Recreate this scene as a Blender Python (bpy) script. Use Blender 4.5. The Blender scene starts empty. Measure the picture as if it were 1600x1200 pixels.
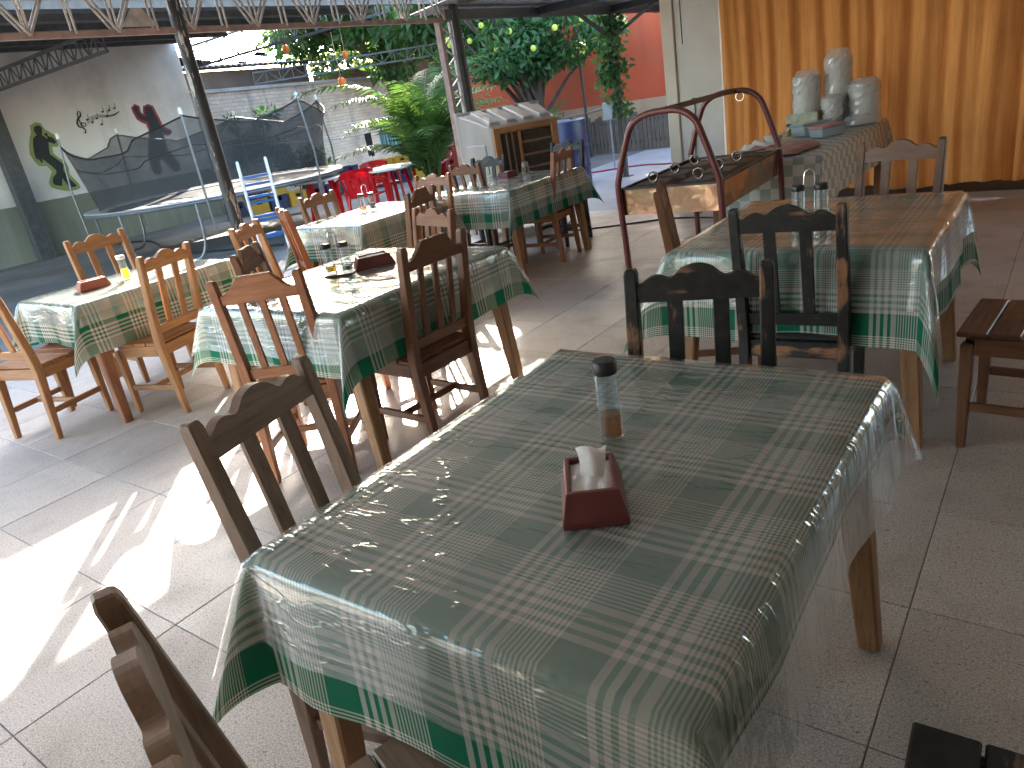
import bpy, bmesh, math, random
import numpy as np
from mathutils import Vector, Matrix

# ------------------------------------------------------------------ camera, sky, sun, exposure
S = bpy.context.scene
COL = S.collection
R = math.radians
CAM_H = 1.45
PITCH, ROLL, YAW, FOC = 0.372182, -0.169446, -0.684741, 1142.13
cy_, sy_, cp_, sp_ = math.cos(YAW), math.sin(YAW), math.cos(PITCH), math.sin(PITCH)
FW = Vector((sy_*cp_, cy_*cp_, -sp_)); RT0 = Vector((cy_, -sy_, 0)); UP0 = RT0.cross(FW)
RT = RT0*math.cos(ROLL) + UP0*math.sin(ROLL); UP = -RT0*math.sin(ROLL) + UP0*math.cos(ROLL)
cam = bpy.data.cameras.new('camera'); cam_o = bpy.data.objects.new('camera', cam); COL.objects.link(cam_o)
cam.sensor_fit = 'HORIZONTAL'; cam.sensor_width = 36; cam.lens = FOC/1600*36; cam.clip_end = 400; cam.clip_start = 0.02
mw = Matrix((RT, UP, -FW)).transposed().to_4x4(); mw.translation = (0, 0, CAM_H); cam_o.matrix_world = mw
S.camera = cam_o
SUN_EL = 27.0
SUN_H = Vector((0.70, -0.714, 0)).normalized()          # horizontal way the light travels
w = bpy.data.worlds.new('World'); S.world = w; w.use_nodes = True
sky = w.node_tree.nodes.new('ShaderNodeTexSky'); sky.sky_type = 'NISHITA'; sky.sun_disc = False
sky.sun_elevation = R(SUN_EL); sky.sun_rotation = math.atan2(-SUN_H.x, -SUN_H.y); sky.dust_density = 2.0; sky.air_density = 1.2
w.node_tree.links.new(sky.outputs[0], w.node_tree.nodes['Background'].inputs[0])
w.node_tree.nodes['Background'].inputs[1].default_value = 0.15
sl = bpy.data.lights.new('sun', 'SUN'); sl.energy = 3.4; sl.angle = R(0.55); sl.color = (1, 0.93, 0.82)
so = bpy.data.objects.new('sun', sl); COL.objects.link(so)
so.rotation_euler = Vector((SUN_H.x*math.cos(R(SUN_EL)), SUN_H.y*math.cos(R(SUN_EL)), -math.sin(R(SUN_EL)))).to_track_quat('-Z', 'Y').to_euler()
S.view_settings.view_transform = 'Standard'; S.view_settings.look = 'None'; S.view_settings.gamma = 1
S.view_settings.exposure = 3.75
S.render.engine = 'CYCLES'
S.cycles.use_denoising = True; S.cycles.max_bounces = 7; S.cycles.diffuse_bounces = 5; S.cycles.glossy_bounces = 3
S.cycles.transparent_max_bounces = 14; S.cycles.transmission_bounces = 3; S.cycles.caustics_reflective = False; S.cycles.caustics_refractive = False
S.cycles.sample_clamp_indirect = 6

rnd = random.Random(7)

def project(p):
    q = Vector(p) - Vector((0, 0, CAM_H)); d = q.dot(FW)
    if d <= 0.05: return None
    return 800 + FOC*q.dot(RT)/d, 600 - FOC*q.dot(UP)/d, d

# ------------------------------------------------------------------ materials
class NT:
    def __init__(s, name):
        s.m = bpy.data.materials.new(name); s.m.use_nodes = True; s.t = s.m.node_tree; s.t.nodes.clear()
        s.out = s.n('ShaderNodeOutputMaterial')
    def n(s, kind, **kw):
        x = s.t.nodes.new(kind)
        for k, v in kw.items():
            if k == 'ins':
                for i, val in v.items():
                    if hasattr(val, 'is_output'): s.t.links.new(val, x.inputs[i])
                    else: x.inputs[i].default_value = val
            else: setattr(x, k, v)
        return x
    def math(s, op, a, b=0.0, c=None, clamp=False):
        ins = {0: a, 1: b}
        if c is not None: ins[2] = c
        return s.n('ShaderNodeMath', operation=op, use_clamp=clamp, ins=ins).outputs[0]
    def mix(s, f, a, b, blend='MIX'):
        return s.n('ShaderNodeMix', data_type='RGBA', blend_type=blend, ins={0: f, 6: a, 7: b}).outputs[2]
    def coord(s, kind='Object', stretch=(1, 1, 1)):
        if kind == 'Position': v = s.n('ShaderNodeNewGeometry').outputs['Position']
        else: v = s.n('ShaderNodeTexCoord').outputs[kind]
        return s.n('ShaderNodeMapping', ins={0: v, 3: stretch}).outputs[0]
    def noise(s, vec, scale, detail=4, rough=.55):
        return s.n('ShaderNodeTexNoise', ins={'Vector': vec, 'Scale': scale, 'Detail': detail, 'Roughness': rough}).outputs[0]
    def ramp(s, fac, lo, hi):
        return s.n('ShaderNodeMapRange', ins={0: fac, 1: lo, 2: hi}).outputs[0]
    def bump(s, h, strength, dist=.01):
        return s.n('ShaderNodeBump', ins={'Strength': strength, 'Distance': dist, 'Height': h}).outputs[0]
    def bsdf(s, base, rough=.6, metal=0, normal=None, spec=.5, **kw):
        ins = {'Base Color': base, 'Roughness': rough, 'Metallic': metal, 'Specular IOR Level': spec}
        if normal: ins['Normal'] = normal
        ins.update(kw)
        return s.n('ShaderNodeBsdfPrincipled', ins=ins).outputs[0]
    def end(s, sh):
        s.t.links.new(sh, s.out.inputs[0]); return s.m

def c4(c): return (*c, 1)

def simple(name, c1, c2=None, rough=.6, scale=8, stretch=(1, 1, 1), bump=0.0, bscale=40, metal=0, spec=.5, coord='Object', lo=.35, hi=.65, rough2=None, rnd_tint=0.0):
    t = NT(name); v = t.coord(coord, stretch)
    c2 = c2 or tuple(x*.8 for x in c1)
    f = t.ramp(t.noise(v, scale, 5), lo, hi)
    col = t.mix(f, c4(c1), c4(c2))
    if rnd_tint:
        r = t.n('ShaderNodeObjectInfo').outputs['Random']
        k = t.math('MULTIPLY_ADD', r, rnd_tint, 1-rnd_tint/2)
        col = t.mix(1.0, col, t.n('ShaderNodeCombineColor', ins={0: k, 1: k, 2: k}).outputs[0], 'MULTIPLY')
    ro = rough if rough2 is None else t.n('ShaderNodeMapRange', ins={0: t.noise(v, scale*1.7, 3), 1: .3, 2: .7, 3: rough, 4: rough2}).outputs[0]
    nm = t.bump(t.noise(v, bscale, 4), bump) if bump else None
    return t.end(t.bsdf(col, ro, metal, nm, spec))

def wood(name, c1, c2, grain, rough=.5, worn=None, worn_amt=.5, tint=.25):
    st = {'z': (26, 26, 2.2), 'x': (2.2, 26, 26), 'y': (26, 2.2, 26)}[grain]
    t = NT(name); v = t.coord('Object', st)
    oi = t.n('ShaderNodeObjectInfo').outputs['Random']
    v = t.n('ShaderNodeVectorMath', operation='ADD', ins={0: v, 1: t.n('ShaderNodeCombineXYZ', ins={0: t.math('MULTIPLY', oi, 37.), 1: t.math('MULTIPLY', oi, 91.), 2: t.math('MULTIPLY', oi, 53.)}).outputs[0]}).outputs[0]
    g = t.noise(v, 1.3, 7, .62); g2 = t.noise(v, 5.0, 3, .6)
    col = t.mix(t.ramp(g, .32, .68), c4(c1), c4(c2))
    col = t.mix(t.math('MULTIPLY', t.ramp(g2, .50, .72), .6), col, c4(tuple(x*.45 for x in c2)))
    blot = t.noise(t.coord('Object'), 7, 3)
    col = t.mix(t.math('MULTIPLY', t.ramp(blot, .4, .75), .35), col, c4(tuple(min(1, x*1.35) for x in c1)))
    k = t.math('MULTIPLY_ADD', oi, tint, 1-tint/2)
    col = t.mix(1.0, col, t.n('ShaderNodeCombineColor', ins={0: k, 1: k, 2: k}).outputs[0], 'MULTIPLY')
    ro = t.n('ShaderNodeMapRange', ins={0: g, 1: .3, 2: .7, 3: rough-.08, 4: rough+.14}).outputs[0]
    h = g
    if worn:
        wn = t.noise(v, .9, 8, .7); big = t.noise(t.coord('Object'), 5.5, 3)
        m = t.ramp(t.math('ADD', t.math('MULTIPLY', wn, .6), t.math('MULTIPLY', big, .6)), worn_amt, worn_amt+.05)
        grime = t.mix(t.ramp(t.noise(t.coord('Object'), 30, 4), .45, .7), c4(worn), c4(tuple(x*2.2 for x in worn)))
        col = t.mix(m, grime, col); h = t.math('SUBTRACT', t.math('MULTIPLY', g, .3), m)
    return t.end(t.bsdf(col, ro, 0, t.bump(h, .28, .004), .45))

def plaid():
    t = NT('green_plaid_cloth'); uv = t.n('ShaderNodeTexCoord').outputs['UV']
    sep = t.n('ShaderNodeSeparateXYZ', ins={0: uv})
    P = .24
    def prof(u, off):
        fr = t.math('FRACT', t.math('ADD', t.math('DIVIDE', u, P), off+20))
        r = t.n('ShaderNodeValToRGB', ins={0: fr}); cr = r.color_ramp; cr.interpolation = 'CONSTANT'
        stops = [(0, 0, 0), (.33, 1, 0), (.383, 0, 0), (.427, 1, 0), (.48, 0, 0), (.524, 1, 0), (.577, 0, 0), (.621, 1, 0), (.674, 0, 1)]
        while len(cr.elements) < len(stops): cr.elements.new(.99)
        for e, (p, a, b) in zip(cr.elements, stops): e.position = p; e.color = (a, b, 0, 1)
        sp = t.n('ShaderNodeSeparateColor', ins={0: r.outputs[0]})
        pin = t.math('GREATER_THAN', t.math('FRACT', t.math('DIVIDE', u, .0085)), .5)
        return t.math('ADD', sp.outputs[0], t.math('MULTIPLY', sp.outputs[1], pin))
    oi = t.n('ShaderNodeObjectInfo').outputs['Random']
    wu, wv = prof(sep.outputs[0], 0.1), prof(sep.outputs[1], 0.35)
    wsum = t.math('MULTIPLY', t.math('ADD', wu, wv), .5)
    # woven threads: a fine warp over weft
    thr = t.noise(t.n('ShaderNodeMapping', ins={0: uv, 3: (1, 1, 1)}).outputs[0], 700, 2)
    col = t.mix(wsum, c4((.013, .18, .102)), c4((.80, .73, .68)))
    dirt = t.noise(uv, 9, 4)
    col = t.mix(t.math('MULTIPLY', t.ramp(dirt, .45, .8), .25), col, c4((.10, .12, .09)))
    nm = t.bump(t.math('ADD', thr, t.math('MULTIPLY', t.noise(uv, 14, 5), 3)), .25, .006)
    d = t.bsdf(col, .85, 0, nm, .15)
    tr = t.n('ShaderNodeBsdfTranslucent', ins={0: col}).outputs[0]
    return t.end(t.n('ShaderNodeMixShader', ins={0: .28, 1: d, 2: tr}).outputs[0])

def clear_plastic(name='clear_plastic', haze=.17, wr=.42, tint=(.93, .95, .94)):
    t = NT(name); uv = t.n('ShaderNodeTexCoord').outputs['UV']
    va = t.n('ShaderNodeMapping', ins={0: uv, 2: (0, 0, .6), 3: (1.0, 3.2, 1)}).outputs[0]
    n1 = t.noise(va, 3.6, 4, .5); n2 = t.noise(uv, 34, 3, .5)
    big = t.noise(uv, 2.2, 2)
    h = t.math('ADD', t.math('MULTIPLY', n1, t.ramp(big, .3, .75)), t.math('MULTIPLY', n2, .035))
    crease = t.math('ABSOLUTE', t.math('SUBTRACT', t.noise(va, 4.0, 3), .5))
    h = t.math('SUBTRACT', h, t.math('MULTIPLY', t.ramp(crease, 0, .03), .12))
    nm = t.bump(h, wr, .022)
    gl = t.n('ShaderNodeBsdfGlossy', ins={0: (1, 1, 1, 1), 'Roughness': .13, 'Normal': nm}).outputs[0]
    tp = t.n('ShaderNodeBsdfTransparent', ins={0: c4(tint)}).outputs[0]
    df = t.n('ShaderNodeBsdfDiffuse', ins={0: (.75, .77, .77, 1), 'Normal': nm}).outputs[0]
    base = t.n('ShaderNodeMixShader', ins={0: haze, 1: tp, 2: df}).outputs[0]
    fc = t.n('ShaderNodeLayerWeight', ins={0: .5, 'Normal': nm}).outputs['Facing']
    f = t.math('MULTIPLY_ADD', t.math('POWER', fc, 3.2), .88, .06)
    return t.end(t.n('ShaderNodeMixShader', ins={0: f, 1: base, 2: gl}).outputs[0])

def glassy(name, col, haze=.06, hcol=(.8, .8, .8), rough=.03, ior=1.45, translucent=0):
    t = NT(name)
    tp = t.n('ShaderNodeBsdfTransparent', ins={0: c4(col)}).outputs[0]
    df = t.n('ShaderNodeBsdfTranslucent' if translucent else 'ShaderNodeBsdfDiffuse', ins={0: c4(hcol)}).outputs[0]
    b = t.n('ShaderNodeMixShader', ins={0: haze, 1: tp, 2: df}).outputs[0]
    gl = t.n('ShaderNodeBsdfGlossy', ins={0: (1, 1, 1, 1), 'Roughness': rough}).outputs[0]
    fc = t.n('ShaderNodeLayerWeight', ins={0: .5}).outputs['Facing']; fr = t.math('MULTIPLY_ADD', t.math('POWER', fc, 4.0), .85, .045)
    return t.end(t.n('ShaderNodeMixShader', ins={0: fr, 1: b, 2: gl}).outputs[0])

def tile_mat():
    t = NT('speckled_floor_tile'); p = t.coord('Position')
    st = t.coord('Position', (1, 1.6, 1))
    f = t.noise(st, 170, 3, .6); f2 = t.noise(st, 75, 3, .6); b = t.noise(p, 1.6, 4); s = t.noise(p, 5, 5)
    col = t.mix(t.ramp(f, .40, .62), c4((.37, .325, .285)), c4((.71, .64, .57)))
    col = t.mix(t.math('MULTIPLY', t.ramp(f2, .58, .68), .75), col, c4((.15, .135, .13)))
    col = t.mix(t.math('MULTIPLY', t.ramp(b, .42, .7), .30), col, c4((.40, .33, .275)))
    col = t.mix(t.math('MULTIPLY', t.ramp(s, .52, .75), .38), col, c4((.25, .21, .18)))
    sp2 = t.noise(p, 31, 2); col = t.mix(t.math('MULTIPLY', t.ramp(sp2, .71, .74), .6), col, c4((.12, .10, .085)))
    k = t.math('MULTIPLY_ADD', t.n('ShaderNodeObjectInfo').outputs['Random'], .20, .90)
    col = t.mix(1.0, col, t.n('ShaderNodeCombineColor', ins={0: k, 1: k, 2: k}).outputs[0], 'MULTIPLY')
    ro = t.n('ShaderNodeMapRange', ins={0: s, 1: .3, 2: .7, 3: .30, 4: .52}).outputs[0]
    return t.end(t.bsdf(col, ro, 0, t.bump(t.math('ADD', f, f2), .12, .002), .5))

def leaf_mat(name, c1, c2, tr=.4):
    t = NT(name); r = t.n('ShaderNodeAttribute', attribute_name='tone').outputs['Fac']
    col = t.mix(r, c4(c1), c4(c2))
    d = t.bsdf(col, .5, 0, None, .35)
    tl = t.n('ShaderNodeBsdfTranslucent', ins={0: t.mix(.5, col, c4((c2[0]*2.0, c2[1]*1.7, c2[2]*.8)))}).outputs[0]
    return t.end(t.n('ShaderNodeMixShader', ins={0: tr, 1: d, 2: tl}).outputs[0])

def net_mat():
    t = NT('black_safety_net'); 
    tp = t.n('ShaderNodeBsdfTransparent').outputs[0]; d = t.bsdf(c4((.03, .032, .036)), .8)
    n = t.noise(t.coord('Object'), 3, 3)
    return t.end(t.n('ShaderNodeMixShader', ins={0: t.n('ShaderNodeMapRange', ins={0: n, 1: .3, 2: .7, 3: .56, 4: .70}).outputs[0], 1: tp, 2: d}).outputs[0])

def whitewashed_brick():
    t = NT('whitewashed_brick'); p = t.coord('Object', (1, 1, 1))
    sep = t.n('ShaderNodeSeparateXYZ', ins={0: p})
    v = t.n('ShaderNodeCombineXYZ', ins={0: sep.outputs[1], 1: sep.outputs[2], 2: 0.0}).outputs[0]
    br = t.n('ShaderNodeTexBrick', offset=.5, ins={'Vector': v, 'Color1': c4((.52, .43, .37)), 'Color2': c4((.44, .35, .30)), 'Mortar': c4((.36, .31, .27)), 'Scale': 1.0, 'Mortar Size': .008, 'Brick Width': .24, 'Row Height': .085})
    n = t.noise(p, 1.1, 6); n2 = t.noise(p, 6, 6)
    col = t.mix(t.math('MULTIPLY', t.ramp(n, .48, .72), .6), br.outputs[0], c4((.20, .17, .15)))
    col = t.mix(t.math('MULTIPLY', t.ramp(n2, .55, .7), .5), col, c4((.38, .20, .12)))
    run = t.noise(t.coord('Object', (1, 2.2, .15)), 1.2, 5)
    col = t.mix(t.math('MULTIPLY', t.ramp(run, .55, .72), .5), col, c4((.13, .12, .11)))
    return t.end(t.bsdf(col, .9, 0, t.bump(t.math('ADD', br.outputs[1], t.math('MULTIPLY', n2, -.6)), .8, .02), .2))

def two_tone_wall(name, up, low, zsplit, c_axis=2):
    t = NT(name); p = t.coord('Position'); z = t.n('ShaderNodeSeparateXYZ', ins={0: p}).outputs[2]
    n = t.noise(p, 1.3, 6); n2 = t.noise(p, 14, 5)
    e = t.math('ADD', z, t.math('MULTIPLY', n2, .03))
    k = t.math('GREATER_THAN', e, zsplit+.015)
    col = t.mix(k, c4(low), c4(up))
    col = t.mix(t.math('MULTIPLY', t.ramp(n, .45, .75), .35), col, c4(tuple(x*.5 for x in low)))
    run = t.noise(t.coord('Position', (2.5, 2.5, .25)), 1.4, 5)
    col = t.mix(t.math('MULTIPLY', t.ramp(run, .5, .75), .3), col, c4(tuple(x*.55 for x in up)))
    return t.end(t.bsdf(col, .8, 0, t.bump(n2, .25, .01), .25))

def checker_cloth():
    t = NT('grey_white_check_cloth'); uv = t.n('ShaderNodeTexCoord').outputs['UV']
    ck = t.n('ShaderNodeTexChecker', ins={0: uv, 1: c4((.60, .60, .54)), 2: c4((.26, .33, .29)), 3: 1/.075})
    pv = t.noise(uv, 60, 3)
    col = t.mix(t.math('MULTIPLY', pv, .3), ck.outputs[0], c4((.45, .42, .38)))
    return t.end(t.bsdf(col, .35, 0, t.bump(t.noise(uv, 12, 4), .15, .01), .5))

def hammered():
    t = NT('polished_copper_sheet'); v = t.coord('Object', (1, 1, 1))
    n = t.noise(v, 3.2, 2); n2 = t.noise(v, 9, 2)
    col = t.mix(t.ramp(n2, .35, .75), c4((.56, .37, .25)), c4((.47, .31, .215)))
    return t.end(t.bsdf(col, .24, 1, t.bump(t.math('ADD', n, t.math('MULTIPLY', n2, .22)), .45, .06)))

def curtain_mat():
    t = NT('orange_curtain'); v = t.coord('Object', (1, 1, 1)); st = t.coord('Object', (30, 30, 1.5))
    n = t.noise(st, 2, 4); n2 = t.noise(v, 3, 4)
    col = t.mix(t.ramp(n, .35, .65), c4((.70, .315, .098)), c4((.58, .245, .068)))
    col = t.mix(t.math('MULTIPLY', t.ramp(n2, .5, .75), .3), col, c4((.44, .19, .065)))
    d = t.bsdf(col, .8, 0, t.bump(t.noise(v, 300, 2), .1, .002), .15, **{'Sheen Weight': .2})
    tl = t.n('ShaderNodeBsdfTranslucent', ins={0: col}).outputs[0]
    return t.end(t.n('ShaderNodeMixShader', ins={0: .36, 1: d, 2: tl}).outputs[0])

m = {}
m['tile'] = tile_mat()
m['grout'] = simple('dark_grout', (.24, .19, .155), (.16, .13, .11), .9, 12, coord='Position')
m['concrete'] = simple('grey_concrete', (.30, .29, .285), (.20, .19, .185), .85, 1.7, bump=.25, bscale=60, coord='Position', rough2=.65)
m['yard'] = simple('dusty_yard', (.21, .195, .18), (.12, .11, .10), .95, .9, bump=.5, bscale=25, coord='Position')
m['pave'] = simple('smooth_pavement', (.34, .34, .35), (.26, .26, .27), .6, 1.3, bump=.1, bscale=80, coord='Position')
WC = {'light': ((.42, .21, .088), (.27, .115, .042), .46, None), 'brown': ((.19, .085, .042), (.115, .048, .025), .42, None),
      'red': ((.33, .135, .06), (.19, .07, .032), .42, None), 'dull': ((.24, .155, .108), (.155, .097, .066), .45, None),  # last tone: brown wood lightened and greyed, lens glare put into the colour
      'black': ((.30, .15, .075), (.18, .085, .045), .5, (.011, .0105, .010)), 'table': ((.34, .19, .095), (.22, .11, .05), .55, None)}
for k, (a, b, ro, wr) in WC.items():
    for gdir in 'xyz': m[k+gdir] = wood('wood_%s_%s' % (k, gdir), a, b, gdir, ro, wr, .655 if k == 'black' else .5)
m['plaid'] = plaid(); m['plastic'] = clear_plastic(); m['plastic2'] = clear_plastic('clear_plastic_loose', .12, .9)
m['glass'] = glassy('clear_bottle_glass', (.90, .94, .95), .05, (.7, .75, .78), .03)
m['oil'] = glassy('yellow_oil', (.85, .62, .03), .45, (.85, .62, .04), .03, 1.3, 1)
m['amber'] = glassy('amber_dressing', (.75, .40, .08), .55, (.60, .30, .05), .03, 1.3, 1)
m['sauce'] = glassy('dark_sauce', (.12, .05, .02), .7, (.08, .03, .015), .03, 1.3, 0)
m['cap'] = simple('black_plastic_cap', (.016, .016, .018), (.03, .03, .032), .38, 20)
m['napbox'] = simple('maroon_plastic', (.165, .040, .038), (.13, .030, .028), .42, 10)
m['napbox2'] = simple('brown_napkin_box', (.16, .045, .035), (.12, .03, .025), .42, 10)
m['napbox3'] = simple('terracotta_napkin_box', (.40, .12, .075), (.34, .10, .06), .5, 10)
m['tissue'] = simple('white_tissue', (.80, .79, .78), (.70, .69, .68), .95, 30, bump=.2, bscale=60)
m['wire'] = simple('bright_wire', (.75, .75, .76), None, .25, 8, metal=1)
m['blackmetal'] = simple('black_painted_steel', (.018, .02, .024), (.035, .036, .04), .42, 9, bump=.1, bscale=30)
m['polepaint'] = (lambda t: t.end(t.bsdf(t.mix(t.ramp(t.noise(t.coord('Object', (9, 9, 1.6)), 1.6, 7, .68),   .56, .59), c4((.022, .024, .028)), c4((.42, .39, .35))), .5, 0, t.bump(t.noise(t.coord('Object'), 20, 4), .3, .01))))(NT('chipped_black_pole'))
m['galv'] = simple('grey_steel_bar', (.50, .46, .44), (.34, .30, .28), .5, 14, metal=.25, bump=.1)
m['rust'] = simple('rusty_primer_steel', (.36, .25, .22), (.25, .165, .14), .65, 12, bump=.15)
m['darksteel'] = simple('dark_truss_steel', (.055, .057, .06), (.09, .09, .09), .6, 9)
m['corr'] = simple('zinc_roof_sheet', (.33, .325, .32), (.22, .215, .21), .5, 3, metal=.35, rough2=.7)
m['roofbounce'] = simple('pale_zinc_underside', (.80, .80, .80), (.72, .72, .72), .45, 2, metal=.1)  # unseen underside made extra pale to bounce daylight onto the tables
m['corrdark'] = simple('weathered_roof_sheet', (.14, .145, .15), (.09, .092, .095), .65, 2, metal=.1)
m['cartred'] = simple('maroon_tube_paint', (.17, .038, .035), (.13, .03, .028), .3, 9, spec=.6)
m['copper'] = hammered()
m['steel'] = simple('stainless_steel', (.62, .60, .57), (.5, .48, .46), .25, 9, metal=1)
m['pan'] = simple('dark_pan_lid', (.05, .045, .042), (.085, .07, .06), .4, 6, metal=.5)
m['check'] = checker_cloth(); m['curtain'] = curtain_mat()
m['whitewall'] = simple('white_painted_panel', (.66, .63, .60), (.58, .55, .52), .55, 2.2, bump=.06, bscale=30)
m['cream'] = simple('cream_frame_paint', (.70, .63, .54), (.62, .55, .47), .5, 3)
m['darkwall'] = simple('dark_plaster', (.10, .08, .07), (.07, .055, .05), .85, 2)
m['innerwall'] = simple('interior_plaster', (.62, .55, .48), (.54, .47, .41), .85, 2)  # lightened so the unseen walls throw warm fill indoors
m['bag'] = glassy('clear_bag_film', (.95, .95, .95), .36, (.85, .84, .83), .08, 1.5)
m['cups'] = simple('white_foam_cup', (.82, .81, .80), (.74, .73, .72), .6, 12)
m['pinkcloth'] = simple('pink_cloth', (.46, .25, .20), (.38, .19, .15), .9, 14, bump=.3, bscale=50)
m['pinklid'] = simple('pink_lid', (.62, .24, .22), None, .4, 8)
m['tub'] = glassy('blue_grey_tub', (.70, .78, .82), .55, (.46, .54, .58), .2)
m['white'] = simple('white_plastic', (.76, .76, .75), (.68, .68, .68), .4, 6)
m['redplastic'] = simple('red_plastic', (.55, .012, .018), (.46, .010, .014), .25, 5)
m['bluep'] = simple('blue_plastic', (.035, .13, .34), (.03, .10, .27), .4, 8)
m['navy'] = simple('navy_plastic', (.018, .03, .10), (.014, .022, .075), .45, 8)
m['yellow'] = simple('yellow_crate_plastic', (.55, .34, .03), (.44, .26, .025), .5, 8)
m['yellowb'] = simple('bright_yellow_paint', (.72, .62, .03), (.62, .52, .03), .45, 8)
m['redcrate'] = simple('red_crate_plastic', (.36, .05, .03), (.28, .04, .025), .5, 8)
m['cooler'] = simple('beige_cooler_shell', (.33, .295, .26), (.28, .25, .22), .5, 4, bump=.05)
m['coolwood'] = m['lightz']
m['coolpad'] = simple('dark_cooling_pad', (.045, .035, .028), (.075, .055, .04), .9, 30, bump=.5, bscale=90)
m['net'] = net_mat()
m['mat'] = simple('trampoline_mat', (.05, .052, .058), (.08, .08, .085), .6, 4)
m['pad'] = simple('trampoline_pad', (.50, .52, .54), (.38, .40, .42), .4, 4)
m['brick'] = whitewashed_brick()
m['mural'] = two_tone_wall('mural_plaster', (.72, .67, .63), (.21, .215, .165), .98)
m['redwall'] = two_tone_wall('red_plaster', (.46, .082, .036), (.42, .28, .18), .93)
m['brownwall'] = simple('dark_brown_plaster', (.085, .05, .04), (.05, .03, .025), .9, 3)
m['ink'] = simple('black_mural_paint', (.022, .024, .024), (.03, .032, .032), .8, 6)
m['lime'] = simple('green_mural_paint', (.27, .33, .12), (.23, .28, .10), .8, 6)
m['murred'] = simple('red_mural_paint', (.30, .05, .06), (.24, .04, .05), .8, 6)
m['bark'] = simple('rough_bark', (.085, .06, .045), (.045, .032, .025), .95, 9, stretch=(1, 1, .3), bump=.8, bscale=22)
m['leaf_dark'] = leaf_mat('mango_leaf', (.018, .05, .018), (.05, .115, .03))
m['leaf_light'] = leaf_mat('sunlit_leaf', (.06, .13, .025), (.16, .24, .04), .55)
m['leaf_mid'] = leaf_mat('citrus_leaf', (.024, .075, .030), (.065, .15, .045), .35)
m['leaf_palm'] = leaf_mat('palm_leaf', (.03, .085, .022), (.085, .165, .04), .35)
m['fruit'] = simple('yellow_green_fruit', (.42, .45, .06), (.34, .40, .06), .45, 12)
m['orange'] = simple('orange_paper', (.75, .20, .03), (.62, .15, .02), .7, 9)
m['towel'] = (lambda t: t.end(t.bsdf(t.mix(t.math('GREATER_THAN', t.math('FRACT', t.math('MULTIPLY', t.n('ShaderNodeSeparateXYZ', ins={0: t.coord('Object')}).outputs[0], 14.0)), .5), c4((.04, .22, .20)), c4((.35, .45, .45))), .9)))(NT('striped_towel'))
m['block'] = simple('grey_block', (.22, .22, .225), (.15, .15, .155), .9, 4, bump=.4)
m['fencewood'] = wood('weathered_slat', (.16, .125, .105), (.09, .07, .06), 'z', .8)
m['redhose'] = simple('red_hose_rubber', (.40, .03, .03), None, .4, 8)
m['rubber'] = simple('black_rubber', (.015, .015, .016), None, .6, 8)
m['meter'] = simple('grey_meter_box', (.27, .30, .33), (.23, .26, .28), .5, 6)
m['tubing'] = simple('dull_galvanised_tube', (.22, .225, .23), (.16, .165, .17), .45, 12, metal=.5)
m['rope'] = simple('pale_rope', (.62, .60, .57), None, .8, 30)
m['card'] = simple('printed_carton', (.55, .53, .44), (.30, .36, .25), .7, 16)
m['cartonside'] = simple('brown_carton', (.22, .12, .07), None, .8, 8)

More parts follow.
